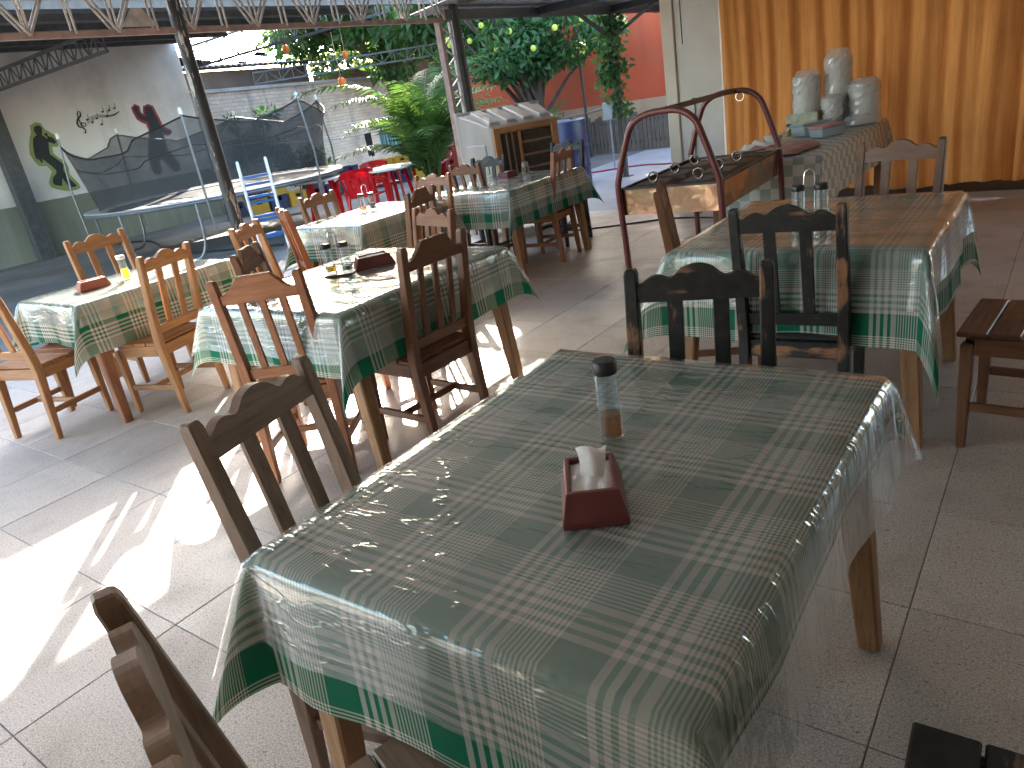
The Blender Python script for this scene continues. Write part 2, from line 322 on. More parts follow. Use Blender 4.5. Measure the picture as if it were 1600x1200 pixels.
# ------------------------------------------------------------------ mesh helpers
class MB:
    def __init__(s): s.v = []; s.f = []; s.uv = None; s.tone = None
    def add(s, v, f):
        o = len(s.v); s.v += [tuple(p) for p in v]; s.f += [tuple(i+o for i in q) for q in f]; return s
    def box(s, x0, x1, y0, y1, z0, z1):
        return s.loft([[(x0, y0, z0), (x1, y0, z0), (x1, y1, z0), (x0, y1, z0)], [(x0, y0, z1), (x1, y0, z1), (x1, y1, z1), (x0, y1, z1)]])
    def loft(s, secs, cap=True, close=False):
        n = len(secs[0]); v = [p for q in secs for p in q]; f = []
        k = len(secs)
        for i in range(k if close else k-1):
            a, b = i*n, ((i+1) % k)*n
            for j in range(n): f.append((a+j, a+(j+1) % n, b+(j+1) % n, b+j))
        if cap and not close: f.append(tuple(range(n-1, -1, -1))); f.append(tuple((k-1)*n+j for j in range(n)))
        return s.add(v, f)
    def bar(s, a, b, wx, wy=None, ref=(0, 0, 1)):
        a, b = Vector(a), Vector(b); d = (b-a).normalized(); wy = wy or wx
        r = Vector(ref)
        if abs(d.dot(r)) > .95: r = Vector((1, 0, 0))
        u = d.cross(r).normalized()*wx/2; v = d.cross(u).normalized()*wy/2
        return s.loft([[p-u-v, p+u-v, p+u+v, p-u+v] for p in (a, b)])
    def tube(s, pts, r, n=8, close=False, cap=True):
        P = [Vector(p) for p in pts]; k = len(P); rr = r if isinstance(r, (list, tuple)) else [r]*k
        secs = []; prev = None
        for i, p in enumerate(P):
            t = (P[(i+1) % k]-P[i-1]) if close else (P[min(i+1, k-1)]-P[max(i-1, 0)])
            t.normalize()
            if prev is None:
                a = Vector((0, 0, 1)) if abs(t.z) < .9 else Vector((1, 0, 0)); u = t.cross(a).normalized()
            else:
                u = prev-t*prev.dot(t)
                u = u.normalized() if u.length > 1e-6 else t.orthogonal().normalized()
            prev = u; b = t.cross(u)
            secs.append([p+(u*math.cos(2*math.pi*j/n)+b*math.sin(2*math.pi*j/n))*rr[i] for j in range(n)])
        return s.loft(secs, cap, close)
    def lathe(s, prof, n=20, c=(0, 0, 0), cap=True):
        return s.loft([[(c[0]+r*math.cos(2*math.pi*j/n), c[1]+r*math.sin(2*math.pi*j/n), c[2]+z) for j in range(n)] for r, z in prof], cap)
    def prism(s, poly, fn, t0, t1):
        n = len(poly); v = [fn(a, b, t0) for a, b in poly]+[fn(a, b, t1) for a, b in poly]
        f = [tuple(range(n-1, -1, -1)), tuple(range(n, 2*n))]+[(j, (j+1) % n, n+(j+1) % n, n+j) for j in range(n)]
        return s.add(v, f)
    def mesh(s, name, mat, smooth=False, bevel=0, seg=1, fix=True):
        me = bpy.data.meshes.new(name); me.from_pydata([tuple(p) for p in s.v], [], s.f)
        if s.uv is not None:
            ul = me.uv_layers.new(name='UVMap')
            li = np.zeros(len(me.loops), dtype=np.int32); me.loops.foreach_get('vertex_index', li)
            ul.data.foreach_set('uv', np.array(s.uv, dtype=np.float32)[li].ravel())
        if s.tone is not None:
            at = me.attributes.new('tone', 'FLOAT', 'POINT'); at.data.foreach_set('value', np.array(s.tone, dtype=np.float32))
        if fix or bevel:
            bm = bmesh.new(); bm.from_mesh(me)
            if fix: bmesh.ops.recalc_face_normals(bm, faces=bm.faces)
            if bevel: bmesh.ops.bevel(bm, geom=[e for e in bm.edges if len(e.link_faces) == 2 and e.calc_face_angle(0) > .5], offset=bevel, segments=seg, affect='EDGES', profile=.6, clamp_overlap=True)
            bm.to_mesh(me); bm.free()
        if smooth:
            me.polygons.foreach_set('use_smooth', [True]*len(me.polygons))
            if smooth != 'all':
                me.set_sharp_from_angle(angle=R(40))
        me.materials.append(mat)
        return me
    def build(s, name, mat, parent=None, smooth=False, bevel=0, seg=1, loc=None, fix=True):
        return link(name, s.mesh(name, mat, smooth, bevel, seg, fix), parent, loc)

def smooth_path(P, n=5):
    out = []
    for i in range(len(P)-1):
        p0, p1, p2, p3 = [Vector(P[max(0, min(len(P)-1, k))]) for k in (i-1, i, i+1, i+2)]
        for k in range(n):
            t_ = k/n; out.append(.5*((2*p1)+(p2-p0)*t_+(2*p0-5*p1+4*p2-p3)*t_*t_+(-p0+3*p1-3*p2+p3)*t_**3))
    return out+[Vector(P[-1])]

def link(name, me, parent=None, loc=None):
    o = bpy.data.objects.new(name, me); COL.objects.link(o)
    if parent: o.parent = parent
    if loc is not None: o.location = loc
    return o

def tag(o, label=None, cat=None, group=None, kind=None):
    for k, v in (('label', label), ('category', cat), ('group', group), ('kind', kind)):
        if v: o[k] = v
    return o

def thing(name, label, cat, loc=(0, 0, 0), rz=0, group=None):
    o = bpy.data.objects.new(name, None); COL.objects.link(o); o.location = loc; o.rotation_euler = (0, 0, rz)
    o.empty_display_size = .1
    return tag(o, label, cat, group)

KIDS = {}
def copy_tree(o, parent=None):
    c = o.copy(); COL.objects.link(c); c.parent = parent
    for ch in o.children: copy_tree(ch, c)
    return c

# ------------------------------------------------------------------ ground, tiles, pavement
yard = MB().add([(-90, -60, -.06), (60, -60, -.06), (60, 120, -.06), (-90, 120, -.06)], [(0, 1, 2, 3)]).build('yard_ground', m['yard']); tag(yard, 'dusty grey yard ground beyond the tiled floor', 'ground', kind='structure')
TX, TY, TW, TH = -.245, .806, .5045, .508
FX0, FX1, FY0, FY1 = TX-13.6*TW, 3.2, -3.0, 7.78
floor = MB().box(FX0, FX1, FY0, FY1, -.055, -.0045).build('floor', m['grout']); tag(floor, 'floor of pale speckled square tiles under tables', 'floor', kind='structure')
tiles = []
for i in range(-14, 8):
    for j in range(-8, 15):
        x0, x1 = max(TX+i*TW, FX0), min(TX+(i+1)*TW, FX1); y0, y1 = max(TY+j*TH, FY0), min(TY+(j+1)*TH, FY1)
        if x1-x0 < .03 or y1-y0 < .03: continue
        seen = [project((x, y, 0)) for x in (x0, (x0+x1)/2, x1) for y in (y0, (y0+y1)/2, y1)]
        vis = any(q and -20 < q[0] < 1620 and -20 < q[1] < 1220 for q in seen)
        d = math.hypot((x0+x1)/2, (y0+y1)/2)
        tiles.append((0 if vis else 1, d, x0, x1, y0, y1))
tiles.sort()
tile_me = {}
rest = MB()
for k, (nv, d, x0, x1, y0, y1) in enumerate(tiles):
    if nv or k >= 290:
        rest.box(x0+.002, x1-.002, y0+.002, y1-.002, -.02, 0); continue
    key = (round(x1-x0, 3), round(y1-y0, 3))
    if key not in tile_me:
        a, b = key[0]/2-.0016, key[1]/2-.0016
        tile_me[key] = MB().loft([[(-a, -b, -.02), (a, -b, -.02), (a, b, -.02), (-a, b, -.02)], [(-a, -b, -.0015), (a, -b, -.0015), (a, b, -.0015), (-a, b, -.0015)], [(-a+.0015, -b+.0015, 0), (a-.0015, -b+.0015, 0), (a-.0015, b-.0015, 0), (-a+.0015, b-.0015, 0)]]).mesh('tile', m['tile'])
    o = link('tile', tile_me[key], floor, ((x0+x1)/2, (y0+y1)/2, rnd.uniform(-.0007, .0007)))
tag(rest.build('tile_field', m['tile'], floor), kind='stuff')
pv = MB().box(-6.95, 3.2, 7.79, 14.0, -.055, -.003).build('pavement', m['pave']); tag(pv, 'smooth blue grey concrete passage beyond the tiles', 'pavement', kind='structure')
kb = MB().box(FX0-.10, FX0-.004, FY0, FY1, -.055, .006).build('floor_edge_kerb', m['concrete'], bevel=.01); tag(kb, 'low concrete edge of the tiled floor', 'kerb', kind='structure')

# ------------------------------------------------------------------ walls round the place
mural = MB().box(-16.15, -15.9, -2, 10.05, -.06, 3.66).build('mural_wall', m['mural']); tag(mural, 'tall pale wall with green base and painted dancers', 'wall')
MAN= [(6.68, 2.32), (6.74, 2.33), (6.78, 2.28), (6.76, 2.21), (6.73, 2.15), (6.77, 2.11), (6.8, 2.07), (6.82, 2.1), (6.78, 2.14), (6.79, 2.18), (6.84, 2.17), (6.83, 2.12), (6.9, 2.09), (6.94, 2.0), (6.9, 1.96), (6.83, 2.0), (6.8, 2.01), (6.76, 1.87), (6.75, 1.79), (6.81, 1.72), (6.88, 1.64), (6.92, 1.57), (6.88, 1.46), (6.91, 1.37), (6.96, 1.25), (7.02, 1.15), (7.0, 1.13), (6.87, 1.14), (6.85, 1.22), (6.81, 1.33), (6.75, 1.19), (6.63, 1.23), (6.61, 1.28), (6.65, 1.37), (6.74, 1.44), (6.75, 1.49), (6.7, 1.58), (6.63, 1.67), (6.58, 1.73), (6.57, 1.67), (6.54, 1.66), (6.53, 1.72), (6.48, 1.75), (6.48, 1.85), (6.51, 1.98), (6.55, 2.1), (6.61, 2.15), (6.65, 2.16), (6.62, 2.23), (6.64, 2.3)]
MANO= [(6.59, 2.34), (6.7, 2.39), (6.79, 2.36), (6.82, 2.25), (6.9, 2.18), (6.96, 2.12), (7.01, 2.01), (6.99, 1.94), (6.92, 1.9), (6.84, 1.92), (6.82, 1.8), (6.88, 1.71), (6.98, 1.61), (7.0, 1.5), (6.97, 1.38), (7.08, 1.17), (7.08, 1.09), (7.0, 1.07), (6.8, 1.08), (6.65, 1.14), (6.55, 1.2), (6.54, 1.29), (6.61, 1.4), (6.67, 1.48), (6.62, 1.59), (6.48, 1.61), (6.43, 1.72), (6.4, 1.84), (6.44, 1.99), (6.51, 2.14), (6.56, 2.21)]
WO= [(8.92, 2.42), (8.99, 2.44), (9.07, 2.41), (9.09, 2.3), (9.12, 2.17), (9.14, 2.01), (9.19, 1.95), (9.3, 1.9), (9.31, 1.85), (9.23, 1.84), (9.12, 1.89), (9.11, 1.79), (9.09, 1.52), (9.17, 1.33), (9.25, 1.18), (9.25, 1.09), (9.16, 1.09), (9.12, 1.17), (9.0, 1.35), (8.93, 1.5), (8.83, 1.29), (8.82, 1.13), (8.78, 1.08), (8.71, 1.11), (8.68, 1.22), (8.72, 1.49), (8.8, 1.74), (8.89, 1.95), (8.9, 2.13), (8.8, 2.17), (8.72, 2.23), (8.69, 2.35), (8.68, 2.43), (8.73, 2.47), (8.78, 2.44), (8.76, 2.36), (8.81, 2.27), (8.89, 2.24), (8.9, 2.32)]
WOO= [(8.9, 2.45), (9.02, 2.48), (9.12, 2.43), (9.15, 2.29), (9.18, 2.16), (9.2, 2.01), (9.27, 1.96), (9.36, 1.91), (9.35, 1.84), (9.25, 1.8), (9.16, 1.83), (9.14, 1.72), (9.14, 1.54), (9.23, 1.35), (9.31, 1.19), (9.29, 1.06), (9.15, 1.04), (9.06, 1.15), (8.95, 1.33), (8.92, 1.37), (8.87, 1.26), (8.87, 1.12), (8.79, 1.05), (8.68, 1.06), (8.63, 1.21), (8.67, 1.49), (8.76, 1.75), (8.85, 1.95), (8.84, 2.09), (8.76, 2.13), (8.67, 2.21), (8.64, 2.34), (8.63, 2.44), (8.73, 2.51), (8.82, 2.46), (8.81, 2.34), (8.85, 2.29), (8.86, 2.35)]
CLEF= [(7.51, 2.1), (7.55, 2.08), (7.57, 2.14), (7.52, 2.19), (7.46, 2.21), (7.45, 2.28), (7.49, 2.35), (7.57, 2.41), (7.58, 2.48), (7.54, 2.49), (7.51, 2.44), (7.51, 2.34), (7.52, 2.25), (7.55, 2.2), (7.6, 2.21), (7.61, 2.26), (7.56, 2.28), (7.51, 2.24), (7.52, 2.21)]
NOTES= [(7.67, 2.32), (7.75, 2.26), (7.86, 2.32), (8.02, 2.43), (8.16, 2.44), (8.08, 2.34), (7.92, 2.2), (8.28, 2.47)]
def flat(name, poly, mat, x, par, label=None):
    o = MB().prism(poly, lambda a, b, t: (x+t, a, b), 0, .003).build(name, mat, par)
    if label: o['label'] = label
    return o
flat('painted_outline', MANO, m['lime'], -15.897, mural); flat('painted_singer', MAN, m['ink'], -15.892, mural, 'black painted singer in flared trousers')
flat('painted_outline', WOO, m['murred'], -15.897, mural); flat('painted_dancer', WO, m['ink'], -15.892, mural, 'black painted dancer with one arm raised')
cl = MB(); cl.tube([(-15.893, a, b) for a, b in CLEF], [.006, .012, .010, .012, .014, .016, .018, .016, .012, .010, .010, .010, .010, .010, .009, .010, .009, .008, .006], 6)
cl.build('painted_clef', m['ink'], mural)
for o_ in range(4):
    st = [(-15.895, 7.64+.12*q, 2.30-.027*o_*(1-q/7)+.05*math.sin(q*.9+.3)+.022*q) for q in range(7)]
    MB().tube(st, .0035, 4).build('painted_stave', m['ink'], mural)
for a, b in NOTES:
    nn = MB(); nn.lathe([(.001, 0), (.022, .0), (.022, .004), (.001, .004)], 10)
    nn.v = [(-15.897+z, a+x*1.2, b+y*.8) for x, y, z in nn.v]
    nn.bar((-15.893, a+.022, b), (-15.893, a+.035, b+.10), .006)
    nn.build('painted_note', m['ink'], mural)
bw = thing('brick_wall', 'long whitewashed brick yard wall with dark stains', 'wall', (-15.93, 10.06, -.06), math.atan2(2.4, 10.6))
MB().box(-.25, 0, 0, 10.9, 0, 2.62).build('masonry', m['brick'], bw); MB().box(-.30, .05, 0, 10.9, 2.623, 2.70).build('coping', m['concrete'], bw)
# round brick vents in the wall
bw2 = MB().box(-12.75, -12.1, 14.96, 15.2, -.06, 2.7).build('brown_wall', m['brownwall']); tag(bw2, 'dark brown stretch of wall left of red wall', 'wall')
rw = MB().box(-12.08, 2.0, 15.0, 15.25, -.06, 3.2).build('red_wall', m['redwall']); tag(rw, 'red painted wall with cream base behind fruit tree', 'wall')
cw = MB().box(-2.96, 3.2, 7.80, 7.95, -.05, .14).build('gap_strip', m['darkwall']); tag(cw, 'added dark strip in the shaded gap under orange curtains', 'strip')  # dark strip added so the gap below the curtains reads shaded
wp = thing('white_door_panel', 'white painted door panel beside the orange curtain', 'door', (-3.56, 7.76, 0))
MB().box(0, .13, -.03, .16, 0, 2.9).build('door_frame', m['cream'], wp, bevel=.006)
MB().box(.133, .60, .0, .05, .02, 2.9).build('door_leaf', m['whitewall'], wp, bevel=.004)
MB().box(.30, .47, -.012, -.002, 1.10, 1.115).build('bolt', m['steel'], wp); MB().lathe([(.02, 0), (.02, .03)], 10, (.30, -.02, 1.09)).build('padlock', m['blackmetal'], wp)
MB().tube([(.31, -.02, 1.08), (.305, -.018, .8), (.28, -.015, .5), (.22, -.012, .25)], .006, 6).build('hanging_cord', m['rubber'], wp)
MB().tube([(.20, -.004, 2.8), (.205, -.004, 2.2), (.21, -.004, 1.65)], .004, 5).build('wall_wire', m['rubber'], wp)
sw = MB().box(-3.4, 3.4, -3.4, -3.2, -.05, 3.4).build('rear_light_block', m['innerwall']); tag(sw, kind='structure')  # unseen wall, added to cut light on the near cloth front
ew = MB().box(3.2, 3.4, -3.2, 7.95, -.05, 3.4).build('wall_right', m['innerwall']); tag(ew, kind='structure')

# ------------------------------------------------------------------ roofs, poles, trusses
def corrugated(x0, x1, y0, y1, zf, pitch=.12, amp=.012, along='x', step=.02):
    b = MB(); L = (y1-y0) if along == 'x' else (x1-x0); n = int(L/step); v = []; f = []
    for i in range(n+1):
        s = i*L/n; h = amp*math.sin(2*math.pi*s/pitch)
        for e in (0, 1):
            x, y = ((x0, x1)[e], y0+s) if along == 'x' else (x0+s, (y0, y1)[e])
            v.append((x, y, zf(x, y)+h))
    for i in range(n): f.append((2*i, 2*i+1, 2*i+3, 2*i+2))
    b.add(v, f); return b
rf = thing('dining_roof', 'zinc roof above the dining floor', 'roof', (0, 0, 0))
zmain = lambda x, y: 2.78+.035*(x+6.25)
corrugated(-5.2, 3.4, -3.4, 6.72, zmain, .18, .014, step=.03).build('roof_sheet', m['roofbounce'], rf)
corrugated(-6.25, -5.12, -3.4, 6.72, lambda x, y: zmain(x, y)-.012, .18, .014, step=.03).build('eave_sheet', m['corrdark'], rf)
zlow = lambda x, y: 2.43+.085*(x+5.75)
low = thing('passage_roof', 'grey corrugated roof over the passage beside the tree', 'roof')
corrugated(-5.95, 3.4, 6.62, 13.2, lambda x, y: zlow(x, y)+.0, .11, .013, step=.018).build('roof_sheet', m['corr'], low)
MB().box(-5.35, 3.4, 6.735, 6.765, 2.40, 3.18).build('sun_gap_board', m['darkwall'], low)  # added board, shuts out sun slipping between the two roofs
for y in (8.6, 10.5, 12.4): MB().box(-5.8, 3.2, y-.03, y+.03, 2.31, 2.40).build('rafter', m['blackmetal'], low)
MB().box(-5.65, -5.56, 6.75, 13.0, 2.30, 2.40).build('eave_beam', m['blackmetal'], low)
MB().bar((-5.6, 10.4, 2.0), (-5.6, 9.6, 2.31), .04).build('brace', m['blackmetal'], low); MB().bar((-5.55, 10.5, 2.0), (-4.9, 10.5, 2.33), .04).build('brace', m['blackmetal'], low)
def pole(x, y, h, r, label, mt='polepaint'):
    t = thing('roof_pole', label, 'pole', (x, y, -.02), 0, 'black steel poles along the roof edge')
    MB().tube([(0, 0, 0), (0, 0, h)], r, 14).build('shaft', m[mt], t, True)
    MB().box(-.09, .09, -.09, .09, 0, .025).build('base_plate', m['blackmetal'], t)
    return t
pole(-5.6, 3.62, 2.75, .052, 'chipped black roof pole behind the chairs of left table')
pole(-5.58, 6.93, 2.46, .05, 'plain black roof pole beside the rusty lattice post', 'blackmetal')
vp = pole(-5.6, 10.5, 2.35, .045, 'black roof pole wrapped in green creeper', 'blackmetal')
def truss(name, label, p0, p1, zb, zt, npan, mats, bars=2, off=.03, r=.010, chord=.042):
    t = thing(name, label, 'truss'); a, b = Vector(p0), Vector(p1); d = (b-a)/npan; lat = Vector((-d.y, d.x, 0)).normalized()
    MB().bar(a+Vector((0, 0, zb)), b+Vector((0, 0, zb)), chord*1.1, chord).build('bottom_chord', m[mats[0]], t)
    MB().bar(a+Vector((0, 0, zt)), b+Vector((0, 0, zt)), chord, chord).build('top_chord', m[mats[0]], t)
    def web(q0, q1, z0, z1):
        w_ = MB()
        for k in ((-1, 1) if bars == 2 else (0,)):
            o = lat*off*k
            w_.tube([q0+o+Vector((0, 0, z0)), q1+o+Vector((0, 0, z1))], r, 6)
        w_.build('web_bar', m[mats[1]], t)
    for i in range(npan+1):
        p = a+d*i
        web(p, p, zb, zt)
        if i < npan:
            mid = p+d*.5
            web(p, mid, zb, zt) if True else None
            web(mid, p+d, zt, zb)
            web(mid, mid, zb, zt)
    return t
tr = truss('roof_truss', 'light grey lattice truss with rusty lower chord along roof edge', (-5.6, -.5, 0), (-5.6, 6.74, 0), 2.30, 2.76, 12, ('rust', 'galv'))
for yy in (3.27,):
    MB().prism([(-.14, 0), (.14, 0), (.04, .12), (-.04, .12)], lambda a, b, t_: (-5.53+t_, yy+a, 2.325+b), 0, .006).build('gusset_plate', m['galv'], tr)
    MB().prism([(-.14, 0), (.14, 0), (.04, -.12), (-.04, -.12)], lambda a, b, t_: (-5.53+t_, yy+a, 2.74+b), 0, .006).build('gusset_plate', m['galv'], tr)
lp = thing('lattice_post', 'rusty flat post with zigzag lacing next to black pole', 'post', (-5.6, 6.72, -.02))
MB().bar((0, -.07, 0), (0, -.07, 2.30), .05, .07).build('flat_bar', m['rust'], lp)
MB().bar((0, .12, 0), (0, .12, 2.30), .03, .03).build('rear_bar', m['galv'], lp)
for i in range(10):
    z = .12+i*.215; MB().bar((0, -.05, z), (0, .12, z+.108), .014).build('lacing_bar', m['galv'], lp); MB().bar((0, .12, z+.108), (0, -.05, z+.215), .014).build('lacing_bar', m['galv'], lp)
# far shed in front of the mural
shed = thing('shed_roof', 'dark roof over the mural yard with light gaps', 'roof')
corrugated(-16.3, -8.3, -1.0, 9.95, lambda x, y: 3.74-.0825*(x+16.3), .25, .02, step=.06).build('roof_sheet', m['corrdark'], shed)
for x in (-15.2, -13.8, -12.4, -11.05, -9.7, -8.4): MB().box(x-.04, x+.04, -1, 9.9, 3.61-.0825*(x+16.3), 3.69-.0825*(x+16.3)).build('purlin', m['darksteel'], shed)
truss('shed_truss', 'dark steel truss crossing over the singer mural', (-15.9, 5.9, 0), (-11.0, 5.9, 0), 2.90, 3.17, 10, ('darksteel', 'darksteel'), 1, 0, .012, .045)
truss('shed_truss', 'dark steel truss against bright sky right of mural', (-15.9, 10.2, 0), (-9.6, 10.2, 0), 3.08, 3.50, 10, ('darksteel', 'darksteel'), 1, 0, .012, .045)
truss('shed_truss', 'thin dark truss low above the brick wall top', (-15.6, 11.6, 0), (-11.9, 15.6, 0), 2.62, 2.86, 9, ('darksteel', 'darksteel'), 1, 0, .010, .035)
sc = thing('shed_column', 'dark steel column standing against the mural wall', 'column', (-15.72, 5.95, -.06))
MB().box(-.10, .10, -.08, .08, 0, 3.2).build('shaft', m['darksteel'], sc); MB().box(-.105, .105, -.14, -.083, 0, 3.2).build('flange', m['darksteel'], sc); MB().box(-.105, .105, .083, .14, 0, 3.2).build('flange', m['darksteel'], sc)
sc2 = thing('shed_column', 'dark steel column at the end of the mural wall', 'column', (-15.72, 10.15, -.06))
MB().box(-.06, .06, -.06, .06, 0, 3.6).build('shaft', m['darksteel'], sc2); MB().box(-.12, .12, -.12, .12, 0, .03).build('base_plate', m['darksteel'], sc2)
# buildings beyond the brick wall
nb = thing('neighbour_shed', 'low dark shed with tarpaulin behind the brick wall', 'shed', (-20.5, 13.2, -.06), R(10))
MB().box(-2.0, 2.0, -2.2, 2.6, 0, 3.3).build('wall', m['darkwall'], nb)
corrugated(-2.4, 2.4, -2.6, 3.0, lambda x, y: 3.62-.10*x, .2, .03, step=.04).build('roof', m['corrdark'], nb)
MB().add([(-1.5+.28*i, 2.9*math.sin(j*.5), 3.85+.18*math.sin(i*1.1+j)*math.cos(j*.7)-.1*(-1.5+.28*i)) for i in range(10) for j in range(-4, 5)], [(i*9+j, i*9+j+1, i*9+j+10, i*9+j+9) for i in range(9) for j in range(8)]).build('tarpaulin', m['navy'], nb, True)
nb2 = thing('neighbour_shed', 'grey corrugated lean-to roof behind the brick wall', 'shed', (-19.6, 20.5, -.06), R(14))
MB().box(-1.5, 1.5, -2.8, 2.8, 0, 3.1).build('wall', m['brownwall'], nb2)
corrugated(-2.3, 2.6, -3.2, 3.2, lambda x, y: 3.5-.10*x, .2, .03, step=.04).build('roof', m['corr'], nb2)

# ------------------------------------------------------------------ trees and plants
def leaf_mesh(name, clumps, n, size, mat, parent, seed, droop=.2, aspect=.42, kind=None):
    r = np.random.default_rng(seed)
    cs = np.array([c[:3] for c in clumps], float); rs = np.array([c[3] for c in clumps], float)
    wgt = rs**2.2; idx = r.choice(len(cs), n, p=wgt/wgt.sum())
    d = r.normal(size=(n, 3)); d /= np.linalg.norm(d, axis=1)[:, None]
    rad = rs[idx]*(r.random(n)**.45)
    p = cs[idx]+d*rad[:, None]*np.array([1, 1, .75])
    ax = d*.8+r.normal(size=(n, 3))*.7; ax[:, 2] -= droop; ax /= np.linalg.norm(ax, axis=1)[:, None]
    sd = np.cross(ax, r.normal(size=(n, 3))); sd /= np.linalg.norm(sd, axis=1)[:, None]
    nm = np.cross(ax, sd)
    L = size*(.6+.8*r.random(n))[:, None]; W = L*aspect*.5
    v = np.stack([p, p+ax*L*.45+sd*W+nm*L*.06, p+ax*L-nm*L*.08, p+ax*L*.45-sd*W+nm*L*.06], 1).reshape(-1, 3)
    b = MB(); b.v = v.tolist(); b.f = [(4*i, 4*i+1, 4*i+2) for i in range(n)]+[(4*i, 4*i+2, 4*i+3) for i in range(n)]
    b.tone = np.repeat(r.random(n)*.75+.25*r.random(len(cs))[idx], 4)
    return b.build(name, mat, parent, 'all', fix=False)
def clump_set(c, ext, n, r0, r1, seed, shell=.5):
    r = random.Random(seed); out = []
    while len(out) < n:
        d = [r.uniform(-1, 1) for _ in range(3)]; q = math.sqrt(sum(x*x for x in d))
        if shell < q <= 1: out.append((c[0]+d[0]*ext[0], c[1]+d[1]*ext[1], c[2]+d[2]*ext[2], r.uniform(r0, r1)))
    return out
def limbs(base, crown, clumps, r0, seed, every=2):
    r = random.Random(seed); b = MB(); base = Vector(base); top = Vector(crown)
    pts = [base.lerp(top, t)+Vector((r.uniform(-1, 1), r.uniform(-1, 1), 0))*.10*math.sin(t*3.1) for t in (0, .2, .4, .6, .8, 1)]
    b.tube(pts, [r0*1.15, r0, r0*.9, r0*.78, r0*.62, r0*.45], 10)
    for k, c in enumerate(clumps):
        if k % every: continue
        s = pts[r.choice([3, 4, 5])]; e = Vector(c[:3]); mid = s.lerp(e, .5)+Vector((r.uniform(-.2, .2), r.uniform(-.2, .2), r.uniform(0, .25)))
        b.tube([s, s.lerp(mid, .6), mid, e], [r0*.42, r0*.34, r0*.24, r0*.08], 6)
    return b
def tree(name, label, base, crown, ext, nclump, rr, nleaf, lsize, mat, r0, seed, shell=.4, fork=None, extra=None):
    t = thing(name, label, 'tree', base); L = lambda p: tuple(Vector(p)-Vector(base))
    cl_ = [(*L(c[:3]), c[3]) for c in clump_set(crown, ext, nclump, rr[0], rr[1], seed, shell)]
    up_ = [(*L(c[:3]), c[3]) for c in clump_set(*extra, seed+1, .15)] if extra else []
    limbs((0, 0, -.2), fork or L(crown), cl_+up_, r0, seed).build('trunk', m['bark'], t, True)
    leaf_mesh('crown', cl_, nleaf, lsize, m[mat], t, seed)
    if up_: leaf_mesh('upper_crown', up_, 6500, .32, m[mat], t, seed+2)
    return t
tree('mango_tree', 'big dark mango tree hanging over the brick wall', (-17.6, 18.6, 0), (-15.8, 16.6, 4.5), (3.6, 2.8, 1.7), 46, (.55, .95), 15000, .26, 'leaf_dark', .22, 3, .2)
tree('leafy_tree', 'bright sunlit yellow green tree farther behind the lean-to', (-24.5, 28.0, 0), (-23.0, 27.0, 5.0), (7.0, 3.0, 3.4), 46, (.9, 1.5), 12000, .34, 'leaf_light', .3, 5, .2)
tree('leafy_tree', 'pale green tree seen past the lattice post', (-16.5, 25.5, 0), (-16.0, 25.0, 4.2), (4.2, 2.5, 3.0), 34, (.8, 1.3), 8000, .32, 'leaf_light', .25, 8, .2)
ft = tree('fruit_tree', 'dark leafy fruit tree in front of red wall', (-8.75, 13.0, -.06), (-8.8, 12.9, 2.35), (1.85, 1.25, .72), 40, (.28, .50), 8500, .15, 'leaf_mid', .13, 11, .25, (.05, 0, 1.55), ((-9.9, 13.1, 4.7), (2.3, 2.0, 1.7), 60, .42, .75))
rf_ = random.Random(4)
for (fx, fy, fz) in [(-10.0, 12.1, 2.62), (-9.93, 12.12, 2.55), (-10.02, 12.15, 2.52), (-9.4, 12.0, 2.5), (-9.75, 12.1, 2.1), (-8.4, 11.9, 2.5), (-7.5, 12.0, 2.4), (-8.7, 11.85, 2.25), (-9.0, 11.9, 2.7), (-7.0, 12.1, 2.45), (-8.0, 12.0, 2.15)]:
    MB().lathe([(.004, -.055), (.035, -.045), (.055, -.01), (.05, .03), (.02, .055), (.003, .058)], 10, (fx+8.75, fy-13.0, fz+.06)).build('fruit', m['fruit'], ft, True)
# creeper on the far pole
cr = thing('creeper', 'green creeper climbing the farthest black roof pole', 'plant', (-5.6, 10.5, 0))
vine = [(.10*math.cos(i*1.1), .10*math.sin(i*1.1), 1.0+i*.05) for i in range(26)]
MB().tube(vine, .012, 5).build('stem', m['bark'], cr, True)
leaf_mesh('foliage', [(a*1.1-.04, b*1.1-.05, z, .13+.05*math.sin(z*9)) for a, b, z in vine], 750, .10, m['leaf_mid'], cr, 21, .3, .6)
